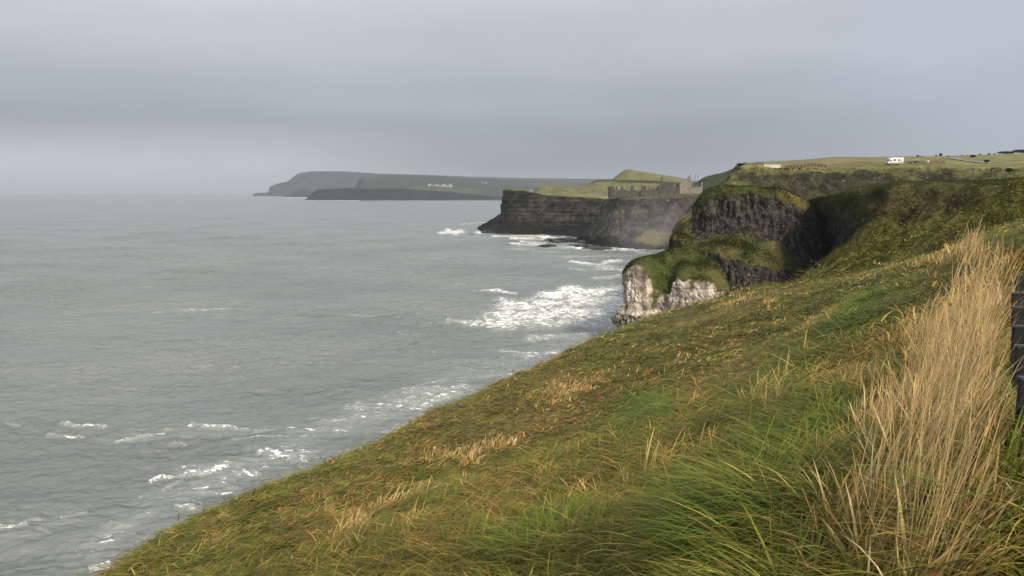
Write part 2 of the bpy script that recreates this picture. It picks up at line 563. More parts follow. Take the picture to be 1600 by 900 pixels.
t5 = [(880, 376.5, 750), (890, 377, 735), (936, 385, 672), (980, 389.5, 637), (1014, 390.3, 631), (1050, 391, 625), (1080, 391, 625), (1108, 391, 625), (1143, 391, 630), (1178, 391, 635)]
landform("castle_rock", W([back(t1, 4, 70), back(t1, .3, 14), t1, t2, t3, t4, t5]) + [sunk(t5, -8, -4)],
         (0, 0, .3, .95, .75, [1, .9, .8, .7, .25, .25, .4, .6, .7, .8], 1, 1), M_crock, 380, 150, 1.3, 4.5, .06, .05, seed=21, rnoise=.35)

# ------------------------------------------------------------------ plateau with the road and car park
M_ridge = land_mat("gorse ridge", ((.03, .038, .016), (.05, .058, .026), (.075, .075, .035)), ((.025, .025, .022), (.06, .055, .045)), .07, .1, bump=.8, bd=2)
kx = [(1060, 294), (1080, 290), (1091, 283), (1101, 276.4), (1112, 273.6), (1126, 270.3), (1136, 267.5), (1144, 264.5), (1151, 258.8), (1158, 257), (1175, 256), (1230, 255)]
r_top = [(x, y, 860 - (x - 1070) * .8) for x, y in kx]
landform("gorse_ridge", W([back(r_top, 20, 160), back(r_top, 1, 20), r_top, back(r_top, 8, -25), back(r_top, 16, -60), back(r_top, 26, -75)]),
         (.2, .2, .2, .3, .4, .4), M_ridge, 240, 90, 2.2, 2.0, .07, .1, seed=31)

M_plat = land_mat("plateau land", ((.052, .055, .02), (.098, .098, .037), (.18, .155, .075)), ((.022, .022, .013), (.062, .056, .030)), .13, .22, bump=1.0, bd=1.6, speck=.3, pasture=((.13, .13, .05), (.21, .185, .085)))
dx = [1160, 1180, 1215, 1260, 1310, 1360, 1410, 1460, 1510, 1560, 1620, 1700, 1800]
edge_y = [257, 257.6, 261, 259, 258.2, 257.4, 256.8, 256.8, 258, 260, 262, 263, 264]
edge_Y = [348, 342, 336, 331, 328, 326, 324, 320, 310, 300, 290, 280, 275]
mid_y = [257.2, 256.2, 256.5, 254.8, 251.8, 251, 250.6, 250.4, 250, 249, 247, 246, 245]
sky_y = [256.5, 253.8, 251.6, 249, 245.2, 245.4, 244.6, 244, 242.8, 241, 238.8, 237, 235]
edge = [(x, y, Y) for x, y, Y in zip(dx, edge_y, edge_Y)]
midf = [(x, y, 500) for x, y in zip(dx, mid_y)]
skyl = [(x, y, 900) for x, y in zip(dx, sky_y)]
bel = [(1146, 266, 346), (1178, 266, 334), (1213, 269, 328), (1258, 268, 323), (1308, 266, 321), (1358, 265.5, 319), (1408, 264.5, 317), (1458, 263.5, 312), (1508, 265, 302), (1558, 267, 292), (1618, 269, 282), (1700, 270, 272), (1800, 271, 266)]
mdl = [(1122, 287, 342), (1172, 285, 329), (1210, 288, 324), (1256, 287, 319), (1306, 283, 317), (1356, 281, 315), (1406, 279, 312), (1456, 277, 306), (1508, 275, 293), (1558, 276, 284), (1618, 279, 274), (1700, 280, 264), (1800, 281, 258)]
lowr = [(1091, 313, 340), (1163, 312, 325), (1207, 315, 319), (1254, 314, 314), (1305, 305, 312), (1355, 300, 310), (1405, 296, 306), (1455, 293, 300), (1505, 289, 284), (1555, 288, 276), (1618, 290, 266), (1700, 291, 256), (1800, 292, 250)]
bas = [(1054, 348, 337), (1128, 350, 321), (1200, 350, 315), (1254, 350, 310), (1305, 345, 307), (1355, 340, 304), (1405, 335, 300), (1455, 330, 294), (1505, 320, 280), (1555, 315, 272), (1618, 312, 262), (1700, 312, 252), (1800, 312, 246)]
foot = [(1041, 389, 334), (1098, 395, 318), (1198, 400, 310), (1254, 400, 305), (1305, 400, 303), (1355, 400, 300), (1405, 395, 296), (1455, 390, 290), (1505, 370, 276), (1555, 360, 268), (1618, 350, 258), (1700, 350, 248), (1800, 350, 242)]
mdl = [(x, y, e[2] - 13) for (x, y, Y), e in zip(mdl, edge)]
lowr = [(x, y, e[2] - 22) for (x, y, Y), e in zip(lowr, edge)]
bel = [(x, y, e[2] - 5) for (x, y, Y), e in zip(bel, edge)]
bas = [(x, y, e[2] - 30) for (x, y, Y), e in zip(bas, edge)]
foot = [(x, y, e[2] - 36) for (x, y, Y), e in zip(foot, edge)]
def wrap(row, dpx, dY):
    return [(row[0][0] + dpx, row[0][1] + 2, row[0][2] + dY)] + row
prow = [back(skyl, 12, 900), back(skyl, 2.0, 250), skyl, midf, back(edge, -1.2, 60), edge, bel, mdl, lowr, bas, foot]
prow = [wrap(r, 10, 40) for r in prow]
landform("plateau", W(prow) + [sunk(prow[-1], -3, -4)],
         (0, 0, 0, 0, 0, .05, [.4, .45, .45, .5, .55, .55, .55, .5, .5, .4, .45, .45, .4, .4], [.45, .5, .6, .7, .75, .75, .75, .7, .6, .5, .5, .5, .5, .5], [.3, .4, .6, .75, .8, .8, .75, .7, .6, .45, .45, .45, .45, .45], .4, [.9, .9, .5, .5] + [.5] * 10, 1),
         M_plat, 460, 250, .6, 2.4, .07, .14, seed=41, rnoise=.35, folds=(1.4, 9.0, 1.4), fields=(1, 1, 1, 1, 1, .8, .1, 0, 0, 0, 0, 0))

# ------------------------------------------------------------------ dark bowl slope behind the near ridge
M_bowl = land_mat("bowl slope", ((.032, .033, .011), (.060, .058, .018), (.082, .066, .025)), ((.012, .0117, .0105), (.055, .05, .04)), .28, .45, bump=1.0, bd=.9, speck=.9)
gx1 = [(1258, 316, 320), (1270, 311, 300), (1292, 306, 270), (1320, 299.6, 247), (1343, 294.2, 236), (1400, 286.9, 222), (1460, 286, 210), (1530, 286, 200), (1600, 285, 195), (1700, 283, 190), (1800, 281, 188)]
def pull(row):
    return [(x, y, 195 + (Y - 195) * .6 if Y > 195 else Y) for x, y, Y in row]
gx1 = pull(gx1)
gx0 = [(x, y + d, Y + 75) for (x, y, Y), d in zip(gx1, (6, 6, 5, 4, 3, 2.0, 1.0, -1.5, -6, -8, -8))]
gx2 = [(1266, 335, 316), (1276, 334, 294), (1299, 328, 262), (1325, 322, 238), (1350, 316, 226), (1405, 308, 212), (1462, 304, 202), (1530, 301, 192), (1600, 299, 187), (1700, 297, 182), (1800, 296, 180)]
gx3 = [(1272, 360, 312), (1283, 358, 290), (1303, 354, 255), (1332, 349, 228), (1360, 343, 216), (1412, 334, 203), (1466, 327, 194), (1530, 322, 185), (1600, 318, 180), (1700, 316, 176), (1800, 315, 174)]
gx4 = [(1276, 388, 308), (1289, 385, 286), (1304, 383, 250), (1328, 379, 220), (1357, 373, 207), (1410, 361, 195), (1464, 351, 186), (1530, 341, 177), (1600, 335, 172), (1700, 333, 168), (1800, 332, 166)]
gx5 = [(1280, 415, 304), (1294, 412, 282), (1304, 413, 246), (1322, 415, 213), (1352, 408, 199), (1406, 393, 187), (1460, 379, 178), (1530, 366, 169), (1600, 356, 165), (1700, 352, 161), (1800, 350, 160)]
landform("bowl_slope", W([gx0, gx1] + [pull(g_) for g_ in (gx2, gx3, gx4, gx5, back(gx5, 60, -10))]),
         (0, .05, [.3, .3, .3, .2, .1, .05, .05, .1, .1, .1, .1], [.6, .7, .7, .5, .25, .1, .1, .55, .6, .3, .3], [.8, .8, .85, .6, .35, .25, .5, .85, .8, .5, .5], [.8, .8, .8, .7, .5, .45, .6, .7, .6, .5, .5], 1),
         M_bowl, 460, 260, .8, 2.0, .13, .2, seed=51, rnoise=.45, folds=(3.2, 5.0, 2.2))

# ------------------------------------------------------------------ basalt knob and its terrace
M_knob = land_mat("basalt knob", ((.027, .034, .009), (.052, .064, .014), (.10, .082, .03)), ((.012, .0135, .012), (.085, .075, .06)), .32, .55, columns=.75, bump=1.0, bd=.8, speck=1.0)  # grass colours lowered to hold the shade of cloud
k2 = [(1084, 322, 264), (1092, 310, 260), (1103, 298, 257), (1126, 290.4, 254), (1175, 291.8, 252), (1219, 294.8, 252), (1243, 305, 253), (1267, 317, 254), (1286, 340, 257), (1302, 368, 266)]
k3 = [(1080, 332, 262), (1086, 322, 257), (1098, 309, 253.5), (1126, 300, 250.4), (1175, 301, 248.6), (1217, 307, 248.4), (1246, 319, 249.6), (1272, 333, 251), (1291, 356, 255), (1305, 378, 264)]
k35 = [(1078, 340, 260.5), (1082, 334, 255.5), (1095, 335, 252), (1127, 328, 248.8), (1173, 330, 247), (1218, 341, 246.8), (1251, 355, 248), (1279, 367, 250), (1296, 384, 255), (1308, 396, 264)]
k4 = [(1074, 352, 259), (1076, 350, 254), (1091, 364, 250.6), (1129, 355, 247.3), (1171, 359, 245.4), (1219, 375, 245.2), (1258, 391, 247), (1284, 403, 251), (1298, 407, 258), (1312, 412, 271)]
k5 = [(1062, 362, 257), (1064, 361, 252), (1086, 377, 246), (1125, 380, 240.5), (1172, 392, 238.5), (1218, 404, 239.3), (1256, 416, 242), (1280, 424, 248), (1299, 424, 256), (1316, 424, 270)]
k6 = [(1048, 372, 255), (1050, 372, 250), (1080, 389, 242.5), (1122, 403, 236), (1175, 422, 233.5), (1219, 429, 235), (1256, 439, 239), (1280, 443, 246), (1301, 440, 255), (1320, 438, 269)]
k7 = [(1042, 388, 255), (1043, 390, 250), (1078, 420, 242), (1120, 440, 235), (1173, 457, 231.5), (1219, 464, 233.6), (1257, 472, 238), (1282, 470, 245.5), (1303, 462, 254), (1324, 460, 268)]
krow = [back(k2, 8, 36), back(k2, 2.4, 14), k2, k3, k35, k4, k5, k6, k7, back(k7, 50, -3)]
krow = [wrap(r, 10, 24) for r in krow]
landform("basalt_knob", W(krow) + [sunk(krow[-1], -3, -4)],
         (0, 0, .05, [.2, .2, .2, .25, .4, .45, .4, .4, .5, .8, .9], [.35, .35, .4, .6, .85, .95, .95, 1, 1, 1, 1], [.4, .4, .4, .75, .6, .55, .7, .85, 1, 1, 1], [0, 0, 0, 0, 0, 0, .1, .2, .6, .9, .9], [.3, .3, .2, .3, .75, .8, .8, .85, .9, .9, .9], 1, 1, 1),
         M_knob, 460, 300, .8, 2.3, .16, .28, cols=.3, seed=61, rnoise=.3)

# ------------------------------------------------------------------ white chalk head
M_chalk = land_mat("chalk head", ((.027, .036, .009), (.055, .070, .014), (.095, .085, .03)), ((.34, .295, .235), (.74, .67, .57)), .35, .38, strata=.3, columns=.55, bump=1.0, bd=.6, lichen=(.24, .18, .12))  # turf colours darkened to stand for cloud shade
c1 = [(980, 440, 250), (974, 425, 239), (988, 408.6, 239), (1006, 402, 240), (1025, 397, 241), (1051, 388.6, 243), (1077, 385.6, 244), (1096, 390, 243), (1115, 397, 241), (1136, 415, 239), (1150, 437, 240), (1160, 455, 246)]
c3 = [(978, 446, 249), (972, 434, 234), (986, 417, 231), (1003, 420, 230), (1021, 432, 232), (1041, 452, 232), (1058, 438, 229), (1088, 443, 227), (1114, 446, 227.5), (1131, 459, 230), (1150, 456, 237), (1160, 466, 244)]
c2 = [((a[0] + b[0]) / 2, a[1] * .6 + b[1] * .4 - .6, (a[2] + b[2]) / 2 + .4) for a, b in zip(c1, c3)]
c4 = [(978, 460, 248.5), (972, 452, 233), (984, 446, 229.6), (1003, 450, 228.8), (1023, 458, 231.6), (1037, 468, 231.4), (1057, 462, 227.6), (1088, 466, 226), (1113, 468, 226.6), (1131, 474, 229.6), (1149, 472, 236), (1160, 480, 243)]
c45 = [(978, 478, 248), (973, 470, 232.6), (984, 470, 229), (1002, 472, 228.2), (1024, 478, 231.4), (1035, 482, 231), (1055, 480, 227), (1088, 483, 225.4), (1113, 484, 226), (1131, 488, 229), (1149, 488, 235.5), (1160, 494, 242)]
c5 = [(970, 503, 247), (953.5, 497.5, 232.4), (974, 494, 228), (1000, 493, 227.2), (1024, 496, 230.8), (1033, 498, 230.2), (1054, 498, 226.2), (1088, 500, 224.8), (1113, 500, 225.4), (1131, 502, 228.4), (1149, 504, 235), (1160, 508, 241)]
c6 = [(974, 516, 247), (962, 513, 233), (978, 514, 229), (1001, 514, 228.2), (1025, 516, 231.4), (1033, 517, 230.6), (1054, 517, 226.8), (1088, 518, 225.2), (1113, 518, 225.8), (1131, 520, 228.6), (1149, 521, 235), (1160, 524, 241)]
c7 = [(976, 530, 247), (968, 530, 233), (980, 532, 229), (1002, 534, 228), (1025, 534, 231), (1033, 535, 230), (1054, 535, 226.5), (1088, 535, 225), (1113, 535, 225.5), (1131, 536, 228), (1149, 537, 235), (1160, 538, 241)]
crow = [back(c1, 14, 24), back(c1, 2.0, 8), c1, c2, c3, c4, c45, c5, c6, c7]
gul = [.6, .95, .9, .85, .5, .5, .95, .95, .9, .9, .6, .3]
landform("chalk_head", W(crow) + [sunk(crow[-1], -1, -4)],
         (0, 0, 0, [.2, .2, .15, .1, 0, 0, .05, .05, .05, .1, .1, 0], [.5, .7, .7, .6, .3, .3, .55, .6, .6, .5, .2, .1], [.8, 1, 1, .95, .4, .75, 1, 1, 1, 1, .6, .4], [.9, 1, 1, 1, .5, .9, 1, 1, 1, 1, .8, .5], 1, 1, 1, 1),
         M_chalk, 400, 320, .55, 1.4, .22, .40, seed=71, rnoise=.35)

# ------------------------------------------------------------------ near hillside: one height field through surveyed points
near_pts = [  # photo pixel and distance
    (175, 905, 14.0), (307, 811, 16.5), (444, 757, 19.5), (578, 702, 23.5), (704, 636, 28.0), (820, 584, 34.5), (940, 528, 43.0), (1051, 503, 49.0), (1109, 488, 54.0),
    (1155, 458, 58.0), (1190, 466, 53.0), (1256, 458, 47.0), (1338, 434, 40.0), (1400, 420, 34.0), (1480, 398, 27.0), (1530, 380, 22.0), (1600, 362, 17.0), (1700, 345, 13.0),
    (1100, 560, 24.0), (950, 640, 21.0), (800, 740, 16.0), (1250, 500, 25.0), (1400, 450, 22.0),
    # hollow behind the first crest, then the second ridge
    (1230, 462, 66.0), (1330, 440, 62.0), (1420, 420, 56.0), (1520, 385, 46.0), (1620, 352, 36.0),
    (1235, 452, 84.0), (1290, 420, 82.0), (1380, 400, 76.0), (1480, 372, 70.0), (1580, 330, 60.0), (1700, 310, 50.0),
    (1262, 443, 94.0), (1302, 413, 97.0), (1343, 383, 99.0), (1379, 367, 99.0), (1443, 356, 98.0), (1491, 339, 96.0), (1530, 332, 93.0), (1563, 317, 90.0), (1600, 289, 87.0), (1690, 256, 80.0),
]
ctrl = [at(*p) for p in near_pts]
def wpt(x, y, z):
    return np.array((x, y, EYE + z))
for t_ in (2.0, 4.5, 8.0, 12.0):                   # the shoulder beside the path, falling away to the left
    for s_ in (3.0, 0.0, -2.0, -4.5):
        ctrl.append(wpt(.53 * t_ + .85 * s_, .85 * t_ - .53 * s_, -1.66 + (.40 if s_ < 0 else .16) * s_ - .004 * s_ * s_ + (.30 if s_ >= 0 and t_ > 3 else .12 if s_ > -3 and t_ > 3 else 0)))
ctrl += [wpt(2.35, 3.4, -1.08), wpt(0, 0, -1.62), wpt(0, -6, -1.0), wpt(6, 0, -1.0), wpt(9, 10, -.6), wpt(14, 10, .2), wpt(14, 0, 0), wpt(-4, 0, -2.9), wpt(-9, 6, -6.8), wpt(-10, -6, -6.0), wpt(10, -8, -.4)]
# beyond the break of slope the ground drops to the shore
for px, py, Y in [(175, 905, 14), (307, 811, 16.5), (444, 757, 19.5), (578, 702, 23.5), (704, 636, 28), (820, 584, 34.5), (940, 528, 43), (1051, 503, 49), (1109, 488, 54), (1155, 458, 58)]:
    p = at(px, py, Y)
    n = np.array((-0.80, 0.6, 0)) if px > 900 else np.array((-0.9, 0.43, 0))
    ctrl += [p + n * 5 + np.array((0, 0, -4.2)), p + n * 14 + np.array((0, 0, -14)), p + n * 34 + np.array((0, 0, -35))]
for px, py, Y in [(1262, 443, 94), (1343, 383, 99), (1443, 356, 98), (1530, 332, 93), (1600, 289, 87)]:
    p = at(px, py, Y)
    n = np.array((-0.35, 0.93, 0))
    ctrl += [p + n * 7 + np.array((0, 0, -4.0)), p + n * 20 + np.array((0, 0, -16)), p + n * 38 + np.array((0, 0, -28))]
ctrl += [wpt(-25, 5, -20), wpt(-45, 5, -44), wpt(70, 60, 6), wpt(80, 90, 8), wpt(60, 30, 4), wpt(40, 10, 2), wpt(-18, -5, -13), wpt(18, 85, -20), wpt(10, 90, -32), wpt(26, 110, -28)]
ctrl = np.array(ctrl)

class Field:
    def __init__(self, pts, c=2.5, lam=0.02):
        self.p = pts[:, :2]; self.c = c
        d = np.sqrt(((self.p[:, None] - self.p[None]) ** 2).sum(2) + c * c)
        n = len(pts)
        A = np.zeros((n + 3, n + 3))
        A[:n, :n] = -d + np.eye(n) * lam
        A[:n, n] = 1; A[:n, n + 1:] = self.p
        A[n, :n] = 1; A[n + 1:, :n] = self.p.T
        b = np.zeros(n + 3); b[:n] = pts[:, 2]
        self.w = np.linalg.solve(A, b)
    def __call__(self, x, y):
        sh = x.shape
        x = x.ravel(); y = y.ravel()
        z = np.empty_like(x)
        n = len(self.p)
        for s in range(0, len(x), 40000):
            xx = x[s:s + 40000]; yy = y[s:s + 40000]
            d = np.sqrt((xx[:, None] - self.p[:, 0]) ** 2 + (yy[:, None] - self.p[:, 1]) ** 2 + self.c ** 2)
            z[s:s + 40000] = -d @ self.w[:n] + self.w[n] + self.w[n + 1] * xx + self.w[n + 2] * yy
        return z.reshape(sh)

field = Field(ctrl)
def ground_z(x, y):
    z = field(x, y)
    P = np.stack([x, y, 0 * x], -1)
    dist = np.sqrt(x * x + y * y)
    tuss = fbm(P * np.array((.55, .75, 1)) + 3, 4)
    lump = fbm(P * .13 + 9, 3)
    z = z + .23 * sstep(dist, 3, 12) * tuss + .13 * sstep(dist, 3, 8) * fbm(P * 1.9 + 60, 3) + .5 * sstep(dist, 10, 40) * lump
    far = sstep(dist, 55, 80)                          # the second ridge is all hummocks
    z = z + far * (1.9 * np.abs(perlin(P * np.array((.24, .34, 1)) + 21)) + .8 * np.abs(perlin(P * np.array((.6, .8, 1)) + 33)) - .8)
    return np.maximum(z, -4.0)

NV, NU = 520, 620
Yg = np.concatenate([np.linspace(-8, 2.0, 30), np.geomspace(2.06, 150, NV - 30)])
s = np.linspace(0, 1, NU)
xl = -(9 + 1.05 * np.maximum(Yg, 0)); xr = 9 + .95 * np.maximum(Yg, 0)
X = xl[:, None] + (xr - xl)[:, None] * s[None]
Yy = np.repeat(Yg[:, None], NU, 1)
Z = ground_z(X, Yy)
NEAR = np.stack([X, Yy, Z], -1)
M_near = land_mat("near hillside soil", ((.048, .046, .014), (.095, .092, .026), (.15, .115, .045)), ((.02, .018, .012), (.05, .04, .03)), .9, .6, bump=.8, bd=.15)
structure(grid_mesh("hillside", NEAR, M_near, {'rock': np.zeros((NV, NU))}))

# ------------------------------------------------------------------ SEA
def sea_points():
    r = np.concatenate([np.geomspace(72, 800, 1150)[:-1], np.geomspace(800, 60000, 640)])
    a = np.linspace(R(-47), R(36), 1350)
    return r, a
r_, a_ = sea_points()
SX = r_[:, None] * np.sin(a_)[None]
SY = r_[:, None] * np.cos(a_)[None]
S0 = np.stack([SX, SY, 0 * SX], -1)
spx, spy = to_px(S0)

# foam laid on the water: (photo px, py) of streak ends -> sea plane, half width across, strength
STREAK = [  # x0,y0,x1,y1,w(px),s
    (745, 508, 960, 505, 9, .85), (770, 497, 965, 488, 10, .95), (790, 480, 970, 470, 11, .95), (850, 463, 968, 456, 9, 1.0), (880, 455, 965, 452, 7, .95), (700, 505, 800, 507, 3, .7),
    (742, 455, 806, 459, 2.2, .9), (820, 470, 880, 466, 5, .7), (905, 470, 968, 480, 16, 1.0), (890, 497, 955, 500, 10, .9),
    (830, 530, 960, 523, 6, .75), (786, 550, 840, 556, 4, .75), (820, 562, 880, 552, 6, .7), (750, 588, 800, 583, 3, .7), (610, 612, 700, 600, 3, .5), (650, 603, 695, 592, 5, .6),
    (540, 640, 700, 628, 5, .65), (560, 634, 640, 640, 4, .6), (640, 640, 715, 622, 6, .7), (600, 655, 690, 648, 4, .55), (575, 680, 640, 668, 5, .6), (490, 660, 545, 662, 4, .5),
    (500, 610, 590, 614, 3, .4), (300, 668, 385, 672, 3.5, .8), (180, 692, 255, 680, 2.6, .85), (400, 676, 460, 674, 3, .75), (350, 692, 450, 686, 2.5, .6), (98, 667, 165, 671, 3, .8), (75, 680, 130, 683, 2.6, .6), (10, 670, 32, 671, 2, .7),
    (236, 756, 355, 732, 3.0, 1.0), (255, 770, 300, 745, 3, .7), (330, 758, 398, 740, 6, .7), (372, 735, 400, 745, 3, .8), (410, 712, 470, 720, 7, .85), (418, 708, 432, 712, 4, 1), (265, 768, 315, 800, 2.4, .6), (322, 770, 370, 778, 4, .6),
    (0, 828, 40, 822, 3, .9), (40, 818, 135, 803, 2.4, .7), (160, 818, 185, 826, 4, .6), (150, 840, 210, 838, 3, .6), (275, 803, 300, 806, 4, .9), (215, 795, 240, 792, 2.5, .5), (140, 888, 170, 880, 3, .9), (62, 826, 76, 834, 3, .6),
    (160, 838, 190, 808, 3, .4), (240, 488, 360, 483, 1.6, .55), (545, 492, 605, 491, 2, .5), (590, 525, 640, 515, 2, .4), (555, 521, 600, 530, 2, .3),
    (690, 364, 720, 362, 4, 1.0), (700, 360, 712, 366, 3.4, 1), (745, 364, 775, 361, 2.6, .9), (770, 369, 850, 369, 2.0, .9), (800, 374, 880, 372, 3, .9), (800, 382, 860, 384, 2.6, .9), (815, 378, 850, 380, 2.5, .8), (860, 386, 960, 390, 2.5, .95), (940, 388, 1040, 394, 2.2, .9),
    (880, 375, 930, 378, 2.5, .8), (720, 350, 770, 348, 1.2, .6), (730, 340, 780, 338, 1.2, .4), (690, 366, 760, 372, 1.6, .5), (800, 390, 900, 397, 1.8, .5), (890, 412, 940, 413, 2.0, .9), (945, 410, 968, 408, 3, .9), (890, 420, 935, 422, 1.6, .6), (935, 418, 975, 422, 3.5, .7), (930, 436, 972, 432, 4, .7), (880, 402, 990, 402, 1.6, .5), (960, 395, 1030, 397, 1.6, .6),
    (250, 792, 420, 722, 22, .52), (470, 690, 700, 612, 24, .52), (140, 856, 240, 796, 20, .5), (300, 740, 470, 706, 14, .55), (560, 650, 720, 610, 16, .6), (0, 840, 120, 812, 12, .35), (720, 585, 900, 545, 16, .42), (160, 690, 470, 668, 10, .38),
    (480, 313, 560, 313.6, .6, .9), (600, 314, 760, 314, .5, .6), (447, 308.6, 490, 309.5, .8, .9), (400, 303.5, 440, 306, .5, .5),
]
foam = np.zeros_like(SX)
wob = 6 * fbm(np.stack([spx / 40, spy / 12, 0 * spx], -1), 4)
for x0, y0, x1, y1, wd, st in STREAK:
    dx_, dy_ = x1 - x0, y1 - y0
    L2 = dx_ * dx_ + dy_ * dy_
    bx = 3 * wd + 12
    m = (spx > min(x0, x1) - bx) & (spx < max(x0, x1) + bx) & (spy > min(y0, y1) - bx) & (spy < max(y0, y1) + bx)
    if not m.any():
        continue
    qx, qy = spx[m], spy[m] + wob[m] * wd / 6
    t = np.clip(((qx - x0) * dx_ + (qy - y0) * dy_) / L2, 0, 1)
    d = np.sqrt(((qx - x0 - t * dx_) * .45) ** 2 + (qy - y0 - t * dy_) ** 2)
    v = st * np.exp(-(d / (wd * 1.05)) ** 2)
    foam[m] = np.maximum(foam[m], v)
# waves: many short wind seas from the left plus a few swells rolling to the shore
rg = np.random.default_rng(23)
H = np.zeros_like(SX); 
step = np.maximum(np.gradient(r_) * .8, r_ * (a_[1] - a_[0]))[:, None]
warp = 5 * fbm(np.stack([SX / 60, SY / 60, 0 * SX], -1), 2)
for k in range(84):
    lam = 1.3 * (34 / 1.3) ** rg.random()
    ang = R(-64) + rg.normal() * (.75 if lam < 6 else .4)
    kx_, ky_ = math.cos(ang), math.sin(ang)
    amp = .0100 * lam * (1.0 if lam < 7 else .45)
    ph = 2 * math.pi * ((SX * kx_ + SY * ky_ + warp * .4) / lam) + rg.random() * 6.28
    fade = sstep(lam / step, 2.2, 5.0)
    H += fade * amp * (2 * np.exp(.9 * (np.sin(ph) - 1)) - .9)
gust = .45 + 1.0 * sstep(fbm(np.stack([SX / 90, SY / 45, 0 * SX + 4], -1), 3), -.4, .5)
H *= gust
for lam, amp, ang, phs in ((27, .9, -70, 1.4), (38, 1.25, -66, 0.4), (58, 1.1, -62, 2.2)):
    ph = 2 * math.pi * (SX * math.cos(R(ang)) + SY * math.sin(R(ang)) + 1.8 * warp) / lam + phs
    grp = sstep(fbm(np.stack([SX / 70, SY / 55, 0 * SX + lam], -1), 2), -.1, .5)
    H += amp * grp * (np.exp(1.6 * (np.cos(ph) - 1)) * 1.6 - .5) * sstep(lam / step, 3, 8)
lumps = fbm(np.stack([SX / 3, SY / 3, 0 * SX + 2], -1), 4)
H += sstep(foam, .3, 1.0) * (.5 + .5 * lumps) * np.where(r_ < 900, 1.0, .5)[:, None]
H = H * (1 - sstep(r_, 2500, 6000))[:, None]
# white caps on a few of the steep crests
caps = sstep(H, 1.15, 1.7) * .5 * (r_ < 1500)[:, None]
foam = np.clip(np.maximum(foam, caps * sstep(lumps, -.1, .5)), 0, 1)
SEA = np.stack([SX, SY, H], -1)

m, nt, out = new_mat("sea water")
p = nt.n('ShaderNodeBsdfPrincipled')
nt.l(p.outputs[0], out.inputs[0])
pos = nt.n('ShaderNodeNewGeometry').outputs['Position']
fo = nt.n('ShaderNodeAttribute', attribute_name='foam').outputs['Fac']
fm = nt.mapping(pos, (.26, .75, 1.0), rot=(0, 0, R(-8)))
fn = nt.noise(fm, 1.1, 7, 0.68, 0.9)
fn2 = nt.noise(nt.mapping(pos, (.9, 1.6, 1), rot=(0, 0, R(-8))), 1.5, 5, 0.7, 0.6)
thr = nt.math('ADD', nt.math('MULTIPLY', fo, .56), nt.math('ADD', nt.math('MULTIPLY', nt.math('SUBTRACT', fn, .5), 1.7), nt.math('MULTIPLY', nt.math('SUBTRACT', fn2, .5), .95)))
mask = nt.math('MULTIPLY', nt.smooth(thr, .40, .56), nt.smooth(fo, .10, .45))
deep = nt.noise(pos, .012, 3, .5)
wc = nt.mix(nt.smooth(deep, .35, .65), (.122, .136, .132), (.158, .171, .164))
halo = nt.math('MULTIPLY', nt.smooth(fo, .1, .8), .5)
wc = nt.mix(halo, wc, (.30, .33, .30))
c = nt.mix(mask, wc, (.80, .81, .80))
nt.l(c, p.inputs['Base Color'])
nt.l(nt.smooth(mask, 0, 1, .20, .85), p.inputs['Roughness'])
p.inputs['IOR'].default_value = 1.75
b1 = nt.noise(nt.mapping(pos, (.8, 1.3, 1), rot=(0, 0, R(20))), .75, 6, .62, .4)
b2 = nt.noise(nt.mapping(pos, (.5, 1.0, 1), rot=(0, 0, R(20))), .14, 4, .55, .3)
b3 = nt.noise(nt.mapping(pos, (.6, 1.0, 1), rot=(0, 0, R(22))), .045, 4, .6, .3)
hh = nt.math('ADD', nt.math('MULTIPLY', b3, 7.0), nt.math('MULTIPLY', b1, .9))
hh = nt.math('ADD', hh, nt.math('MULTIPLY', b2, 3.2))
#, nt.math('MULTIPLY', b2, 3.2))
hh = nt.math('ADD', hh, nt.math('MULTIPLY', mask, .35))
b = nt.n('ShaderNodeBump')
b.inputs['Strength'].default_value = .75
b.inputs['Distance'].default_value = .8
nt.l(hh, b.inputs['Height'])
nt.l(b.outputs[0], p.inputs['Normal'])
structure(grid_mesh("sea", SEA, m, {'foam': foam}, flip=True))

# ------------------------------------------------------------------ GRASS
def blade_material(name, trans=.35, rough=.55):
    m, nt, out = new_mat(name)
    at_ = nt.n('ShaderNodeAttribute', attribute_name='col').outputs['Color']
    d = nt.n('ShaderNodeBsdfPrincipled')
    nt.l(at_, d.inputs['Base Color'])
    d.inputs['Roughness'].default_value = rough
    d.inputs['Specular IOR Level'].default_value = .25
    t = nt.n('ShaderNodeBsdfTranslucent')
    nt.l(at_, t.inputs['Color'])
    mx = nt.n('ShaderNodeMixShader')
    mx.inputs[0].default_value = trans
    nt.l(d.outputs[0], mx.inputs[1]); nt.l(t.outputs[0], mx.inputs[2])
    nt.l(mx.outputs[0], out.inputs[0])
    return m

M_blade = blade_material("grass blades")

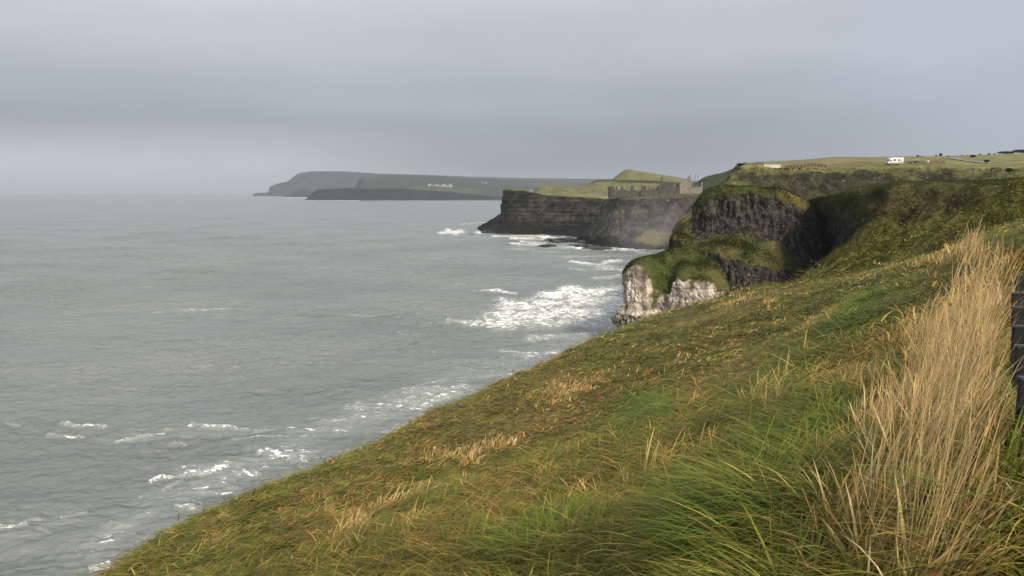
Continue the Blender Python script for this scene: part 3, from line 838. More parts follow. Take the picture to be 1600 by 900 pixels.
def blades(name, root, lean, length, width, th0, th1, col, segs, up=None, tipcol=None, mat=None):
    """ribbons that start at angle th0 from the vertical and bend over to th1 towards lean (horizontal unit vectors)"""
    n = len(root)
    if up is None:
        up = np.tile((0, 0, 1.0), (n, 1))
    lean = lean / (np.linalg.norm(lean, axis=1)[:, None] + 1e-9)
    side = np.cross(up, lean)
    tw = RNG.normal(0, .7, n)
    side = side * np.cos(tw)[:, None] + lean * np.sin(tw)[:, None]
    V = np.empty((n, segs * 2 + 1, 3), np.float32)
    C = np.empty((n, segs * 2 + 1, 3), np.float32)
    p = root.copy()
    tipcol = col if tipcol is None else tipcol
    for k in range(segs + 1):
        t = k / segs
        if k < segs:
            w_ = width * (1 - .75 * t ** 1.5) * .5
            V[:, 2 * k] = p - side * w_[:, None]
            V[:, 2 * k + 1] = p + side * w_[:, None]
            C[:, 2 * k] = C[:, 2 * k + 1] = col * (1 - t) + tipcol * t
            a = th0 + (th1 - th0) * (t + .5 / segs)
            p = p + (up * np.cos(a)[:, None] + lean * np.sin(a)[:, None]) * (length / segs)[:, None]
        else:
            V[:, 2 * k] = p
            C[:, 2 * k] = tipcol
    m = segs * 2 + 1
    loc, sz = [], []
    for k in range(segs - 1):
        loc += [2 * k, 2 * k + 1, 2 * k + 3, 2 * k + 2]; sz.append(4)
    loc += [2 * segs - 2, 2 * segs - 1, 2 * segs]; sz.append(3)
    F = (np.arange(n)[:, None] * m + np.array(loc)[None]).ravel()
    o = raw_mesh(name, V.reshape(-1, 3), F, np.tile(sz, n), mat or M_blade, {'col': C.reshape(-1, 3)}, smooth=False)
    o['kind'] = 'stuff'
    return o

def sample_grid(G, weight, n):
    """n random points on a grid surface, chosen by cell weight; returns points and the cell's (row, col, fr, fc)"""
    A = np.linalg.norm(np.cross(G[1:, :-1] - G[:-1, :-1], G[:-1, 1:] - G[:-1, :-1]), axis=2)
    wgt = (A * weight[:-1, :-1]).ravel()
    cdf = np.cumsum(wgt)
    idx = np.searchsorted(cdf, RNG.random(n) * cdf[-1])
    idx = np.minimum(idx, len(cdf) - 1)
    nu = G.shape[1] - 1
    i, j = idx // nu, idx % nu
    fu, fv = RNG.random(n)[:, None], RNG.random(n)[:, None]
    P = (G[i, j] * (1 - fu) + G[i, j + 1] * fu) * (1 - fv) + (G[i + 1, j] * (1 - fu) + G[i + 1, j + 1] * fu) * fv
    return P, i, j

# patches of the near hillside: centre, radii, tilt (deg, photo sense) -> a place on the ground; kind, strength
TAN = [(1415, 890, 120, 115, 0, .85), (1440, 745, 95, 120, -15, .8), (1480, 600, 80, 110, -15, .8), (1525, 480, 55, 75, -10, .75), (1505, 405, 40, 24, -10, .65),
       (1560, 425, 28, 40, -15, .5), (1345, 640, 35, 70, 25, .5), (1380, 690, 60, 100, -20, .85), (1335, 880, 75, 105, -10, .9), (1400, 800, 70, 90, -10, .7), (1190, 640, 110, 20, 50, .5), (1130, 700, 60, 18, 50, .5), (1000, 760, 110, 20, 35, .4),
       (1160, 468, 42, 13, 15, .6), (1340, 446, 110, 10, 14, .28), (1440, 412, 60, 12, 14, .4), (1335, 830, 45, 90, 5, .42), (1280, 770, 60, 50, 30, .3), (1290, 500, 70, 18, 25, .4), (905, 605, 75, 14, 22, .55),
       (740, 705, 75, 14, 18, .55), (640, 770, 80, 14, 22, .35), (560, 830, 60, 10, 40, .4), (1060, 560, 60, 12, 40, .35), (850, 820, 80, 12, 38, .4), (600, 870, 120, 14, 35, .35), (480, 800, 90, 10, 30, .3), (330, 860, 90, 12, 30, .3)]
GREEN = [(1025, 640, 48, 50, 10, 1.), (1330, 500, 130, 32, 40, .9), (1240, 590, 90, 26, 45, .9), (1165, 840, 95, 75, 20, .75), (1260, 700, 90, 45, 40, .75), (1545, 820, 30, 90, 0, .7), (1420, 560, 30, 50, 20, .5), (1060, 690, 90, 22, 40, .6),
         (880, 700, 90, 18, 28, .5), (820, 860, 60, 26, 30, .7), (700, 800, 110, 14, 30, .45), (1120, 560, 40, 14, 35, .6), (1000, 505, 60, 12, 15, .5), (1370, 380, 110, 30, 20, .6), (1560, 350, 60, 40, 40, .5),
         (1480, 345, 90, 24, 25, .4), (450, 850, 80, 12, 25, .4), (1590, 790, 20, 110, 0, .6), (1560, 590, 18, 40, 0, .8), (940, 560, 90, 12, 25, .4), (300, 868, 90, 10, 32, .5)]
BROWN = [(640, 720, 130, 12, 30, .7), (860, 660, 120, 12, 25, .6), (500, 830, 120, 12, 30, .6), (720, 840, 120, 14, 32, .6), (1090, 610, 80, 14, 42, .6), (930, 620, 130, 16, 20, .7), (700, 650, 90, 12, 28, .4), (560, 760, 120, 20, 28, .6), (1010, 700, 120, 16, 40, .5), (780, 760, 160, 18, 30, .5), (990, 770, 60, 12, 25, .8), (1340, 560, 60, 24, 40, .5)]

def blobs(px, py, L):
    tot = np.zeros_like(px)
    for cx, cy, rx, ry, ang, st in L:
        c, s_ = math.cos(R(-ang)), math.sin(R(-ang))
        u = ((px - cx) * c + (py - cy) * s_) / rx
        v = (-(px - cx) * s_ + (py - cy) * c) / ry
        d = u * u + v * v
        tot = np.maximum(tot, st * np.exp(-.95 * d))
    return tot

npx, npy = to_px(NEAR)
dist = np.linalg.norm(NEAR - np.array((0, 0, EYE)), axis=2)
inview = (npx > -150) & (npx < 1760) & (npy < 1130) & (npy > 200) & (NEAR[..., 1] > 1.2)
# leave out the shoreward drop no one sees from up here
seen = np.ones_like(dist)
WGT = inview * seen / np.maximum(dist, 2.2) ** 1.75

def zone(P):
    px, py = to_px(P)
    warp = fbm(P * np.array((.7, .7, .7)), 4)
    wpx = px + 85 * warp; wpy = py + 18 * fbm(P * .7 + 8, 3)
    t = blobs(wpx, wpy, TAN); g = blobs(wpx, wpy, GREEN); b_ = blobs(wpx, wpy, BROWN)
    return t, g, b_, px, py

def make_near_grass(N, lo, hi, segs, name, stalk_share):
    wgt = WGT * (dist >= lo) * (dist < hi)
    P, i, j = sample_grid(NEAR, wgt, N)
    # most blades grow in tussocks: they gather round a crown and splay outwards from it
    nt_ = max(10, N // 46)
    Q, qi, qj = sample_grid(NEAR, wgt, nt_)
    qd = np.linalg.norm(Q - np.array((0, 0, EYE)), axis=1)
    k_ = RNG.integers(0, nt_, N)
    rad = (.10 + .13 * RNG.random(nt_)) * (1 + qd / 22)
    off = RNG.normal(0, 1, (N, 2)) * rad[k_][:, None]
    qn = grid_normals(NEAR)[qi, qj]; qn *= np.sign(qn[:, 2:3])
    qz = Q[k_, 2] - (qn[k_, 0] * off[:, 0] + qn[k_, 1] * off[:, 1]) / np.maximum(qn[k_, 2], .55)
    T = np.stack([Q[k_, 0] + off[:, 0], Q[k_, 1] + off[:, 1], qz + .04 * np.exp(-(off ** 2).sum(1) / (rad[k_] ** 2))], 1)
    intus = RNG.random(N) < .72
    P = np.where(intus[:, None], T, P)
    splay = np.where(intus[:, None], off / rad[k_][:, None], 0)
    shade = np.where(intus, RNG.normal(0, .32, nt_)[k_], 0)
    tr1, tr2, tr3 = RNG.random((3, nt_))                 # a tussock is mostly one kind of grass
    keep = intus & (RNG.random(N) < .75)
    d = np.linalg.norm(P - np.array((0, 0, EYE)), axis=1)
    t, g, b_, px, py = zone(P)
    n = len(P)
    clump = fbm(P * 1.4 + 31, 3)                   # tussock to tussock
    band = fbm(np.stack([P[:, 0] * .5 - P[:, 1] * .35, P[:, 0] * .10 + P[:, 1] * .22, P[:, 2] * .2], 1) + 5, 4)
    rnd = np.where(keep, tr1[k_], RNG.random(n))
    fine = fbm(P * 2.6 + 50, 3)
    tanp = np.clip(t * 1.05 - .40 * g + (.38 + .25 * (t > .3)) * band + .5 * clump + (.25 + .35 * (t > .1)) * fine * (t > .05) - .05, 0, .76)
    is_tan = rnd < tanp
    lush = np.clip(g + .32 * np.maximum(0, -band) + .25 * clump, 0, 1)
    # colours
    olive = np.array((.165, .168, .024)); dark = np.array((.040, .060, .010)); green = np.array((.100, .165, .018))
    straw = np.array((.58, .42, .21)); gold = np.array((.36, .235, .062)); rust = np.array((.29, .145, .048)); pale = np.array((.46, .40, .24))
    mixv = RNG.random(n)[:, None]
    col = olive * (1 - mixv * .65) + dark * mixv * .65
    col = col * (1 - lush[:, None]) + (green * (.55 + .75 * RNG.random(n)[:, None])) * lush[:, None]
    bm = np.clip(b_ + .5 * np.maximum(0, band - .1), 0, 1)
    isb = np.where(keep, tr2[k_], RNG.random(n)) < bm * .7
    col = np.where(isb[:, None], rust * (.6 + .9 * RNG.random(n)[:, None]), col)
    isg = (np.where(keep, tr3[k_], RNG.random(n)) < .20 + .3 * np.maximum(0, band)) & ~is_tan & (g < .6)
    col = np.where(isg[:, None], gold * (.6 + .7 * RNG.random(n)[:, None]), col)
    mt = RNG.random(n)[:, None]
    strong = np.clip(t * 1.3, 0, 1)[:, None]
    tcol = (straw * mt + gold * (1 - mt)) * strong + gold * (1 - strong) * 1.05
    tcol = np.where((RNG.random(n) < .12)[:, None], pale, tcol)
    tcol = np.where((RNG.random(n) < .14)[:, None], rust * 1.3, tcol)
    tint = fbm(P * 1.9 + 90, 3)[:, None]
    tcol = tcol * (1 + .5 * tint * np.array((.9, 1.0, 1.2)))
    col = np.where(is_tan[:, None], tcol * (.75 + .5 * RNG.random(n)[:, None]), col)
    col = np.clip(col * (1 + .34 * clump[:, None] + shade[:, None]), .004, .8)
    # size and posture
    L = np.where(is_tan, .34 + .30 * RNG.random(n), .34 + .26 * RNG.random(n))
    tus = fbm(P * np.array((.9, .9, .3)) + 77, 3)
    L = L * (1 + .45 * clump + .9 * tus) * np.where(is_tan, 1.0, 1.0) * (1 - .22 * sstep(d, 9, 18)) * (1 + sstep(d, 25, 60) * .5) * (1 + .35 * np.clip(g, 0, 1) * ~is_tan)
    L = np.where(is_tan, L * (.55 + .45 * np.clip(t * 1.4, 0, 1)) * (1 - .35 * sstep(d, 14, 28)), L)
    L = np.clip(L, .10, 1.6) * (.8 + .35 * np.clip(g, 0, 1))
    near_k = sstep(d, 1.8, 4.0)
    wd = np.maximum(.0085, d * .00105) * np.where(is_tan, 1.15, 1.0) * np.exp(RNG.normal(0, .38, n))
    az = np.where(is_tan, R(18) + 1.5 * fbm(P * 1.1 + 15, 2) + RNG.normal(0, .75, n), R(28) + 1.0 * fbm(P * .5 + 2, 2) + RNG.normal(0, .34, n))
    # some sea-wind sway: a share of the green hangs back down the slope
    sway = (RNG.random(n) < .22) & ~is_tan
    az = np.where(sway, R(200) + RNG.normal(0, .6, n), az)
    lean = np.stack([np.cos(az) + .35 * splay[:, 0], np.sin(az) + .35 * splay[:, 1], np.zeros(n)], 1)
    th0 = np.where(is_tan, np.abs(RNG.normal(.24, .26, n) + .6 * fbm(P * 1.3 + 70, 3)), .60 + .35 * RNG.random(n) + .25 * sstep(d, 5, 10))
    th0 = np.where(is_tan & (t < .32), th0 + .5, th0)
    th1 = np.where(is_tan, th0 + .3 + .75 * RNG.random(n), th0 + .55 + .8 * RNG.random(n))
    broken = is_tan & (RNG.random(n) < .10)
    th1 = np.where(broken, th1 + 1.2, th1)
    far = d > 13
    th0 = np.where(far, th0 + .25, th0)
    P = P - np.array((0, 0, .03))
    thin = RNG.random(n) < .5                     # dry stalks stand apart from each other near the path
    L = np.where(is_tan & thin & (d < 9), L * .3, L)
    tip = np.where(is_tan[:, None], col * 1.08, col * 1.12 + np.array((.012, .006, 0)))
    return blades(name, P, lean, L, wd, th0, th1, np.minimum(np.clip(col, 0, 1), (.60, .46, .27)), segs, tipcol=np.minimum(np.clip(tip, 0, 1), (.62, .48, .28)))

make_near_grass(int(125000 * GQ), 1.2, 9.0, 5, "near_grass", .5)
make_near_grass(int(330000 * GQ), 9.0, 32.0, 3, "slope_grass", .3)
make_near_grass(int(270000 * GQ), 32.0, 160.0, 2, "crest_grass", .2)

# long soft grass in hummocks on the second ridge
P, _, _ = sample_grid(NEAR, inview * (dist > 55) * (dist < 135) * (NEAR[..., 2] > EYE - 22), int(130000 * GQ))
n = len(P)
cl = fbm(P * .5 + 12, 4); bd_ = fbm(P * .16 + 4, 3)
k = np.clip(.5 + .8 * cl + RNG.normal(0, .15, n), 0, 1)[:, None]
cc = np.array((.034, .046, .010)) * (1 - k) + np.array((.20, .205, .034)) * k
dr = np.clip(1.1 * bd_ + .3 * cl + RNG.normal(0, .2, n), 0, 1)[:, None]
cc = cc * (1 - dr) + np.array((.20, .155, .05)) * dr
az = R(215) + .8 * fbm(P * .2, 2) + RNG.normal(0, .5, n)
blades("hummock_grass", P, np.stack([np.cos(az), np.sin(az), 0 * az], 1), .45 * (.6 + .8 * RNG.random(n)) * (1 + .6 * cl), .07 * (.6 + .8 * RNG.random(n)),
       .5 + .5 * RNG.random(n), 1.3 + .6 * RNG.random(n), cc * (.75 + .5 * RNG.random(n)[:, None]), 2)

# tall seeding stalks that stand out of the dry grass by the path
wgt = WGT * np.clip(blobs(npx, npy, TAN[:6]) - .3, 0, 1) * (dist < 20)
P, _, _ = sample_grid(NEAR, wgt, 1100)
n = len(P)
az = R(15) + RNG.normal(0, .5, n)
cc = np.array((.56, .40, .19)) * (.7 + .5 * RNG.random(n)[:, None])
blades("dry_stalk_grass", P, np.stack([np.cos(az), np.sin(az), 0 * az], 1), .45 + .35 * RNG.random(n), np.maximum(.0045, .0008 * np.linalg.norm(P - np.array((0, 0, EYE)), axis=1)),
       np.abs(RNG.normal(.15, .15, n)), .35 + .4 * RNG.random(n), cc, 5)

# coarse tussocks on the middle-distance land
def land_tufts(name, N, size, wd, pal, lean_az=205, box=None, seed=0, lip=0):
    G, rw = LAND[name]
    px, py = to_px(G)
    wgt = np.clip(1.0 - 1.9 * rw, 0.01, 1) * ((px > 900) & (px < 1700) & (G[..., 2] > 4))
    if box:
        wgt = wgt * ((px > box[0]) & (px < box[1]) & (py > box[2]) & (py < box[3]))
    wgt = wgt * (.08 + sstep(fbm(G * .16 + seed + 3, 4), -.25, .35))
    P, i, j = sample_grid(G, wgt, N)
    n = len(P)
    nrm = grid_normals(G)[i, j]
    cl = fbm(P * .35 + seed, 4)
    band = fbm(P * .09 + seed + 7, 3)
    pal = [np.array(c) for c in pal]
    k = np.clip(.5 + .9 * cl + RNG.normal(0, .12, n), 0, 1)[:, None]
    col = pal[0] * (1 - k) + pal[1] * k
    dry = np.clip(.9 * band + .3 * cl - .05 + RNG.normal(0, .15, n), 0, 1)[:, None]
    col = col * (1 - dry) + pal[2] * dry
    if lip:                                            # fresher grass along the top edge
        f_ = np.clip(1.25 - np.abs(i / G.shape[0] - lip) / (.07 + .12 * np.clip(1 - j / (G.shape[1] * .45), 0, 1)), 0, 1)[:, None]
        col = col * (1 - f_) + np.array((.09, .11, .024)) * f_ * (.6 + .8 * k)
    col = col * (.75 + .5 * RNG.random(n)[:, None])
    az = R(lean_az) + RNG.normal(0, .8, n)
    L = size * (.6 + .8 * RNG.random(n)) * (1 + .4 * cl)
    blades(name.split('_')[0] + "_tuft_grass", P - np.array((0, 0, .05)), np.stack([np.cos(az), np.sin(az), 0 * az], 1), L, wd * (.6 + .8 * RNG.random(n)),
           .3 + .5 * RNG.random(n), 1.0 + .6 * RNG.random(n), col, 2)

G_GREEN = ((.022, .030, .007), (.056, .070, .013), (.115, .09, .03))  # knob tuft palette with the cloud shade mixed in
land_tufts("bowl_slope", int(80000 * GQ), .7, .16, ((.026, .025, .009), (.066, .058, .019), (.11, .075, .03)), seed=1, lip=.19)
land_tufts("basalt_knob", int(45000 * GQ), .6, .16, G_GREEN, seed=2)
land_tufts("chalk_head", int(34000 * GQ), .5, .14, ((.022, .031, .007), (.056, .074, .013), (.10, .085, .028)), seed=3)  # tufts take cloud-shaded colours like the turf below
land_tufts("plateau", int(60000 * GQ), .9, .28, ((.032, .034, .013), (.075, .072, .026), (.14, .11, .05)), box=(1030, 1680, 263, 420), seed=4)

# ------------------------------------------------------------------ OBJECTS
class MB:
    """collects shapes and links them as one mesh object"""
    def __init__(self):
        self.v = []; self.f = []
    def add(self, vs, fs):
        o = len(self.v)
        self.v += [tuple(p) for p in vs]
        self.f += [tuple(i + o for i in q) for q in fs]
        return self
    def box(self, x0, x1, y0, y1, z0, z1):
        vs = [(x, y, z) for z in (z0, z1) for y in (y0, y1) for x in (x0, x1)]
        return self.add(vs, [(0, 2, 3, 1), (4, 5, 7, 6), (0, 1, 5, 4), (2, 6, 7, 3), (0, 4, 6, 2), (1, 3, 7, 5)])
    def prism(self, poly, y0, y1):
        """polygon in x,z (counter-clockwise seen from -y) extruded from y0 to y1"""
        n = len(poly)
        vs = [(x, y0, z) for x, z in poly] + [(x, y1, z) for x, z in poly]
        fs = [tuple(range(n)), tuple(range(2 * n - 1, n - 1, -1))]
        fs += [(i, i + n, (i + 1) % n + n, (i + 1) % n) for i in range(n)]
        return self.add(vs, fs)
    def tube(self, pts, rads, n=8):
        rings = []
        for i, (p, r) in enumerate(zip(pts, rads)):
            p = Vector(p)
            d = (Vector(pts[min(i + 1, len(pts) - 1)]) - Vector(pts[max(i - 1, 0)])).normalized()
            a = d.orthogonal().normalized(); b = d.cross(a)
            rings.append([p + (a * math.cos(t) + b * math.sin(t)) * r for t in [2 * math.pi * k / n for k in range(n)]])
        vs = [v for r in rings for v in r]
        fs = [(i * n + k, i * n + (k + 1) % n, (i + 1) * n + (k + 1) % n, (i + 1) * n + k) for i in range(len(rings) - 1) for k in range(n)]
        fs += [tuple(range(n - 1, -1, -1)), tuple(range((len(rings) - 1) * n, len(rings) * n))]
        return self.add(vs, fs)
    def build(self, name, mat, parent=None, smooth=False, bevel=0.0):
        me = bpy.data.meshes.new(name)
        me.from_pydata(self.v, [], self.f)
        me.materials.append(mat)
        if bevel:
            bm = bmesh.new(); bm.from_mesh(me)
            bmesh.ops.bevel(bm, geom=bm.edges[:], offset=bevel, segments=2, affect='EDGES', profile=.6)
            bm.to_mesh(me); bm.free()
        if smooth:
            for p_ in me.polygons:
                p_.use_smooth = True
        o = bpy.data.objects.new(name, me)
        COL.objects.link(o)
        o.parent = parent
        return o

def on_land(name, px, py, lift=0.0):
    """first point of a landform met on the photo ray"""
    G, rw = LAND[name]
    x, y = to_px(G)
    d2 = (x - px) ** 2 + ((y - py) * 1.5) ** 2
    i = np.argmin(d2 + (G[..., 1] - G[..., 1].min()) * .0004)
    p = G.reshape(-1, 3)[i].copy()
    p[2] += lift
    return p

def land_z(name, x, y):
    G, rw = LAND[name]
    F = G.reshape(-1, 3)
    d = (F[:, 0] - x) ** 2 + (F[:, 1] - y) ** 2
    k = np.argsort(d)[:4]
    return F[k, 2].mean()

def copy_tree(o, parent=None):
    c = o.copy()
    COL.objects.link(c)
    c.parent = parent
    for ch in list(o.children):
        copy_tree(ch, c)
    return c

# ---- ruined castle on its rock
M_ruin = simple_mat("ruin stone", (.075, .069, .063), .95, var=.45, scale=.5, bump=.6)
M_ruin_pale = simple_mat("pale ruin stone", (.20, .18, .155), .95, var=.3, scale=.6, bump=.5)
CY = 681.0
ck = at(1000, 306, CY)
castle = empty("castle_ruin", ck)
tag(castle, "ruined stone castle with roofless walls, gable and leaning chimney on the clifftop", "castle")
PXM = CY / FPX / math.cos(PITCH) * 1.0
def cx_(px): return (at(px, 306, CY)[0] - ck[0])
def cz_(py): return (at(1000, py, CY)[2] - ck[2])
rr = random.Random(4)
def wall(name, tops, base, dy, thick, mat, holes=(), jag=.5, step=.5):
    mb = MB()
    xs = [t[0] for t in tops]; ys = [t[1] for t in tops]
    px = xs[0]
    while px < xs[-1] - 1e-6:
        q = min(px + step, xs[-1])
        mid = (px + q) / 2
        top = float(np.interp(mid, xs, ys)) + rr.uniform(-jag, jag)
        bs = base if np.isscalar(base) else float(np.interp(mid, [b[0] for b in base], [b[1] for b in base]))
        spans = [(bs, top)]
        for hx0, hx1, hy0, hy1 in holes:
            if hx0 <= mid <= hx1:
                new = []
                for lo, hi in spans:
                    if hy1 < lo and hy0 > hi:
                        new += [(lo, hy1), (hy0, hi)]
                    else:
                        new.append((lo, hi))
                spans = new
        for lo, hi in spans:
            if lo > hi + .05:
                mb.box(cx_(px), cx_(q), dy + rr.uniform(-.12, .12), dy + thick, cz_(lo), cz_(hi))
        px = q
    return mb.build(name, mat, castle)
wall("corner_tower", [(953, 292), (954, 290.8), (957, 290.6), (958.5, 292), (960, 294.5)], 311, -2.5, 5, M_ruin, jag=.4)
wall("curtain_wall", [(960, 297.5), (962, 297), (962.6, 290.6), (964, 291), (964.4, 297.4), (969.6, 297.6), (970, 289.6), (972.2, 290), (972.8, 296), (980, 298), (985, 296.5), (986, 290), (989, 289.8), (989.6, 297), (996, 298), (1001, 297.5)],
     [(960, 310), (1001, 308)], -1.6, 1.6, M_ruin, holes=[(961, 962.6, 305, 302.5), (978, 981, 300.5, 299), (992, 993.4, 304, 301)], jag=.45)
wall("curtain_wall", [(1001.5, 297), (1002, 288.6), (1003, 288.4), (1003.4, 291), (1007, 290.6), (1007.4, 288.8), (1008.6, 289), (1009, 297.3), (1012.4, 297), (1013.5, 290.6), (1014.4, 290.8), (1016, 296.6), (1020, 294), (1022, 293.6), (1023.5, 297), (1027.5, 296.5), (1028.5, 289.6), (1031, 288.8), (1031.8, 292)],
     308, -1.4, 1.5, M_ruin, holes=[(1010, 1011.6, 303, 300.8)], jag=.4)
wall("hall_wall", [(1032, 286), (1041, 285.8), (1042.2, 286.4), (1042.8, 290.5), (1044, 287), (1045, 286.6), (1046, 291), (1047.2, 286), (1053, 285.8), (1053.6, 293), (1055.5, 291.5), (1058.6, 292.5), (1059, 286.4), (1061, 285.6)],
     307, 0, 1.6, M_ruin, holes=[(1035, 1038.4, 297, 294.2), (1045.2, 1047, 297.4, 294), (1054.6, 1056.6, 299, 294.4), (1050, 1051, 292, 290)], jag=.3)
wall("courtyard_wall", [(1000, 300), (1010, 299), (1030, 298.4), (1045, 299), (1060, 298)], 308, -3.2, 1.2, M_ruin, jag=.6)
wall("rear_wall", [(962, 298.6), (980, 296.6), (1000, 297), (1020, 295), (1031, 294)], 307, 9, 1.4, M_ruin_pale, jag=.6, holes=[(967, 969.5, 302, 299.8)])
ch = MB()
ch.prism([(cx_(1031.6), cz_(288)), (cx_(1033.9), cz_(288)), (cx_(1035.6), cz_(275.8)), (cx_(1033.6), cz_(275.6))], .2, 1.5)
ch.build("chimney_stack", M_ruin, castle)
wall("gable_wall", [(1061, 286), (1065, 284), (1069, 280.8), (1072, 279), (1074.2, 277), (1075.6, 274.8), (1076.2, 273.9), (1077.6, 273.9), (1078, 277), (1079.2, 279.6), (1079.6, 284), (1079.8, 287)],
     303, -1.2, 1.4, M_ruin_pale, holes=[(1071.4, 1073.4, 299, 289), (1064, 1065, 291, 288)], jag=.18)
wall("gatehouse_wall", [(1080, 293.6), (1084, 293), (1089, 292.4), (1094, 291.8), (1095.6, 285), (1097.4, 284.4)],
     303, -.4, 1.3, M_ruin_pale, holes=[(1082.4, 1084, 298.6, 295.6), (1087, 1088.4, 298.2, 295.2)], jag=.25)
wall("upper_wall", [(1080, 287), (1081.5, 285.4), (1083, 288), (1084.6, 285), (1086.6, 286.6), (1088, 289.4), (1089.4, 284.8), (1091, 286.4), (1092.4, 289), (1093.6, 285), (1095.2, 286)],
     293.4, 1.2, 1.2, M_ruin, holes=[(1081.6, 1082.8, 291.5, 288.6), (1085.4, 1086.6, 291, 288.6), (1090.2, 1091.4, 291.6, 288.8)], jag=.3)
wall("side_wall", [(1079.9, 287), (1082, 288), (1085, 287.4), (1088, 288)], 303, 5, 1.2, M_ruin, jag=.3)
for px0, px1, t, b, d0, d1 in ((953.4, 954.6, 292, 309, 2.5, 14), (1031, 1032, 290, 306, 1.6, 12), (1060.4, 1061.4, 287, 304, .3, 11), (1096.4, 1097.4, 285.5, 302, .9, 12)):
    MB().box(cx_(px0), cx_(px1), d0, d1, cz_(b), cz_(t)).build("return_wall", M_ruin, castle)

M_pole = simple_mat("weathered steel", (.08, .08, .085), .6)
for px, py0, py1, lab in ((1083.6, 282, 274.6, "shortest and leftmost of three thin dark poles behind the castle gable"),
                          (1086.2, 282, 270.8, "middle one of three thin dark poles behind the castle gable"),
                          (1089.4, 282, 270.2, "rightmost of three thin dark poles standing behind the castle ruin")):
    p0, p1 = at(px, 300, 720), at(px, py1, 720)
    o = MB().tube([(0, 0, 0), (0, 0, p1[2] - p0[2])], [.22, .14], 8).build("pole", M_pole)
    o.location = p0
    tag(o, lab, "pole", "poles behind the castle")

# ---- far white buildings
M_render = simple_mat("shaded white render", (.27, .27, .28), .8, var=.06, scale=.2)  # white walls greyed: cloud shade and haze are in this colour
M_slate = simple_mat("slate roof", (.06, .062, .068), .7, var=.2, scale=.3)
M_brick = simple_mat("brown render", (.22, .16, .13), .8, var=.1, scale=.2)
M_pane = simple_mat("dark window", (.02, .022, .025), .2)
def house(px, py, w_px, h_px, land, label, mat=M_render, cat="house", group=None, name="house", wings=1):
    p = on_land(land, px, py)
    s_ = p[1] / FPX
    L, Hh = w_px * s_, h_px * s_
    D = min(L * .6, 12)
    r = empty(name, p)
    tag(r, label, cat, group)
    mb = MB(); rf = MB(); wins = []
    seg = L / wings
    for k in range(wings):
        x0, x1 = -L / 2 + k * seg, -L / 2 + (k + 1) * seg - .02
        hh = Hh * (1, .72, .85, .62, .95, .7, .8)[k % 7]
        if k % 2 == 0 and wings > 1:
            mb.prism([(x0, -8), (x1, -8), (x1, hh * .62), ((x0 + x1) / 2, hh * 1.05), (x0, hh * .62)], -D * .6, D * .5)
            rf.prism([(x0 - .3, hh * .62), ((x0 + x1) / 2, hh * 1.07), (x1 + .3, hh * .62), (x1 + .3, hh * .70), ((x0 + x1) / 2, hh * 1.16), (x0 - .3, hh * .70)], -D * .55, D * .55)
        else:
            mb.box(x0, x1, -D / 2, D / 2, -8, hh * .62)
            vs = [(x0 - .2, -D / 2 - .4, hh * .61), (x1 + .2, -D / 2 - .4, hh * .61), (x1 + .2, D / 2 + .4, hh * .61), (x0 - .2, D / 2 + .4, hh * .61), (x0 - .2, 0, hh), (x1 + .2, 0, hh)]
            rf.add(vs, [(0, 1, 5, 4), (2, 3, 4, 5), (0, 4, 3), (1, 2, 5), (3, 2, 1, 0)])
        nw = max(2, int(seg / 5))
        for q in range(nw):
            xx = x0 + (q + .5) * seg / nw
            wn = MB(); wins.append(wn)
            wn.box(xx - .6, xx + .6, -D * .6 - .12, -D * .6 - .02 if (k % 2 == 0 and wings > 1) else -D / 2 + .02, hh * .2, hh * .42)
    mb.build("wall", mat, r); rf.build("roof", M_slate, r)
    for wn in wins:
        wn.build("window", M_pane, r)
    return r
house(688, 291, 38, 4.6, "distant_fields", "long white hotel with several gables on the far hillside", cat="hotel", name="hotel", wings=7)
vg = "white houses of the far village"
for px, py, w_, h_, lab, mt in ((645.5, 307.5, 2.6, 2.4, "leftmost small pale house of the far shore village", M_render), (651, 307.2, 2.6, 2.6, "second pale house from the left in the far village", M_render),
                                (664, 307.6, 3.6, 2.6, "white house with long low wing, left of middle in far village", M_render), (671, 304.6, 3.2, 2.2, "brown house at the top of the far village", M_brick),
                                (676.5, 303.2, 3.6, 2.4, "brown house set highest and rightmost in the far village", M_brick), (680, 307.2, 2.4, 2.2, "bright white house at the right end of the far village", M_render)):
    house(px, py, w_, h_, "distant_fields", lab, mt, group=vg)
house(753.6, 286.4, 3.4, 2.2, "distant_fields", "left one of two white farmhouses high on the far hillside", group="far farmhouses")
house(760, 286.6, 3.8, 2.2, "distant_fields", "right one of two white farmhouses high on the far hillside", group="far farmhouses")
house(829, 298.6, 4.2, 3.4, "distant_fields", "lone white house on the far shore left of the green castle hill", group="far farmhouses")
house(742, 308, 3.6, 2, "distant_fields", "low pale house by the far shore right of the village", group="far farmhouses")
house(648, 284.5, 0.01 + 2.4, 1.6, "distant_fields", "tiny grey farm building above and left of the far hotel", M_brick, group="far farmhouses")

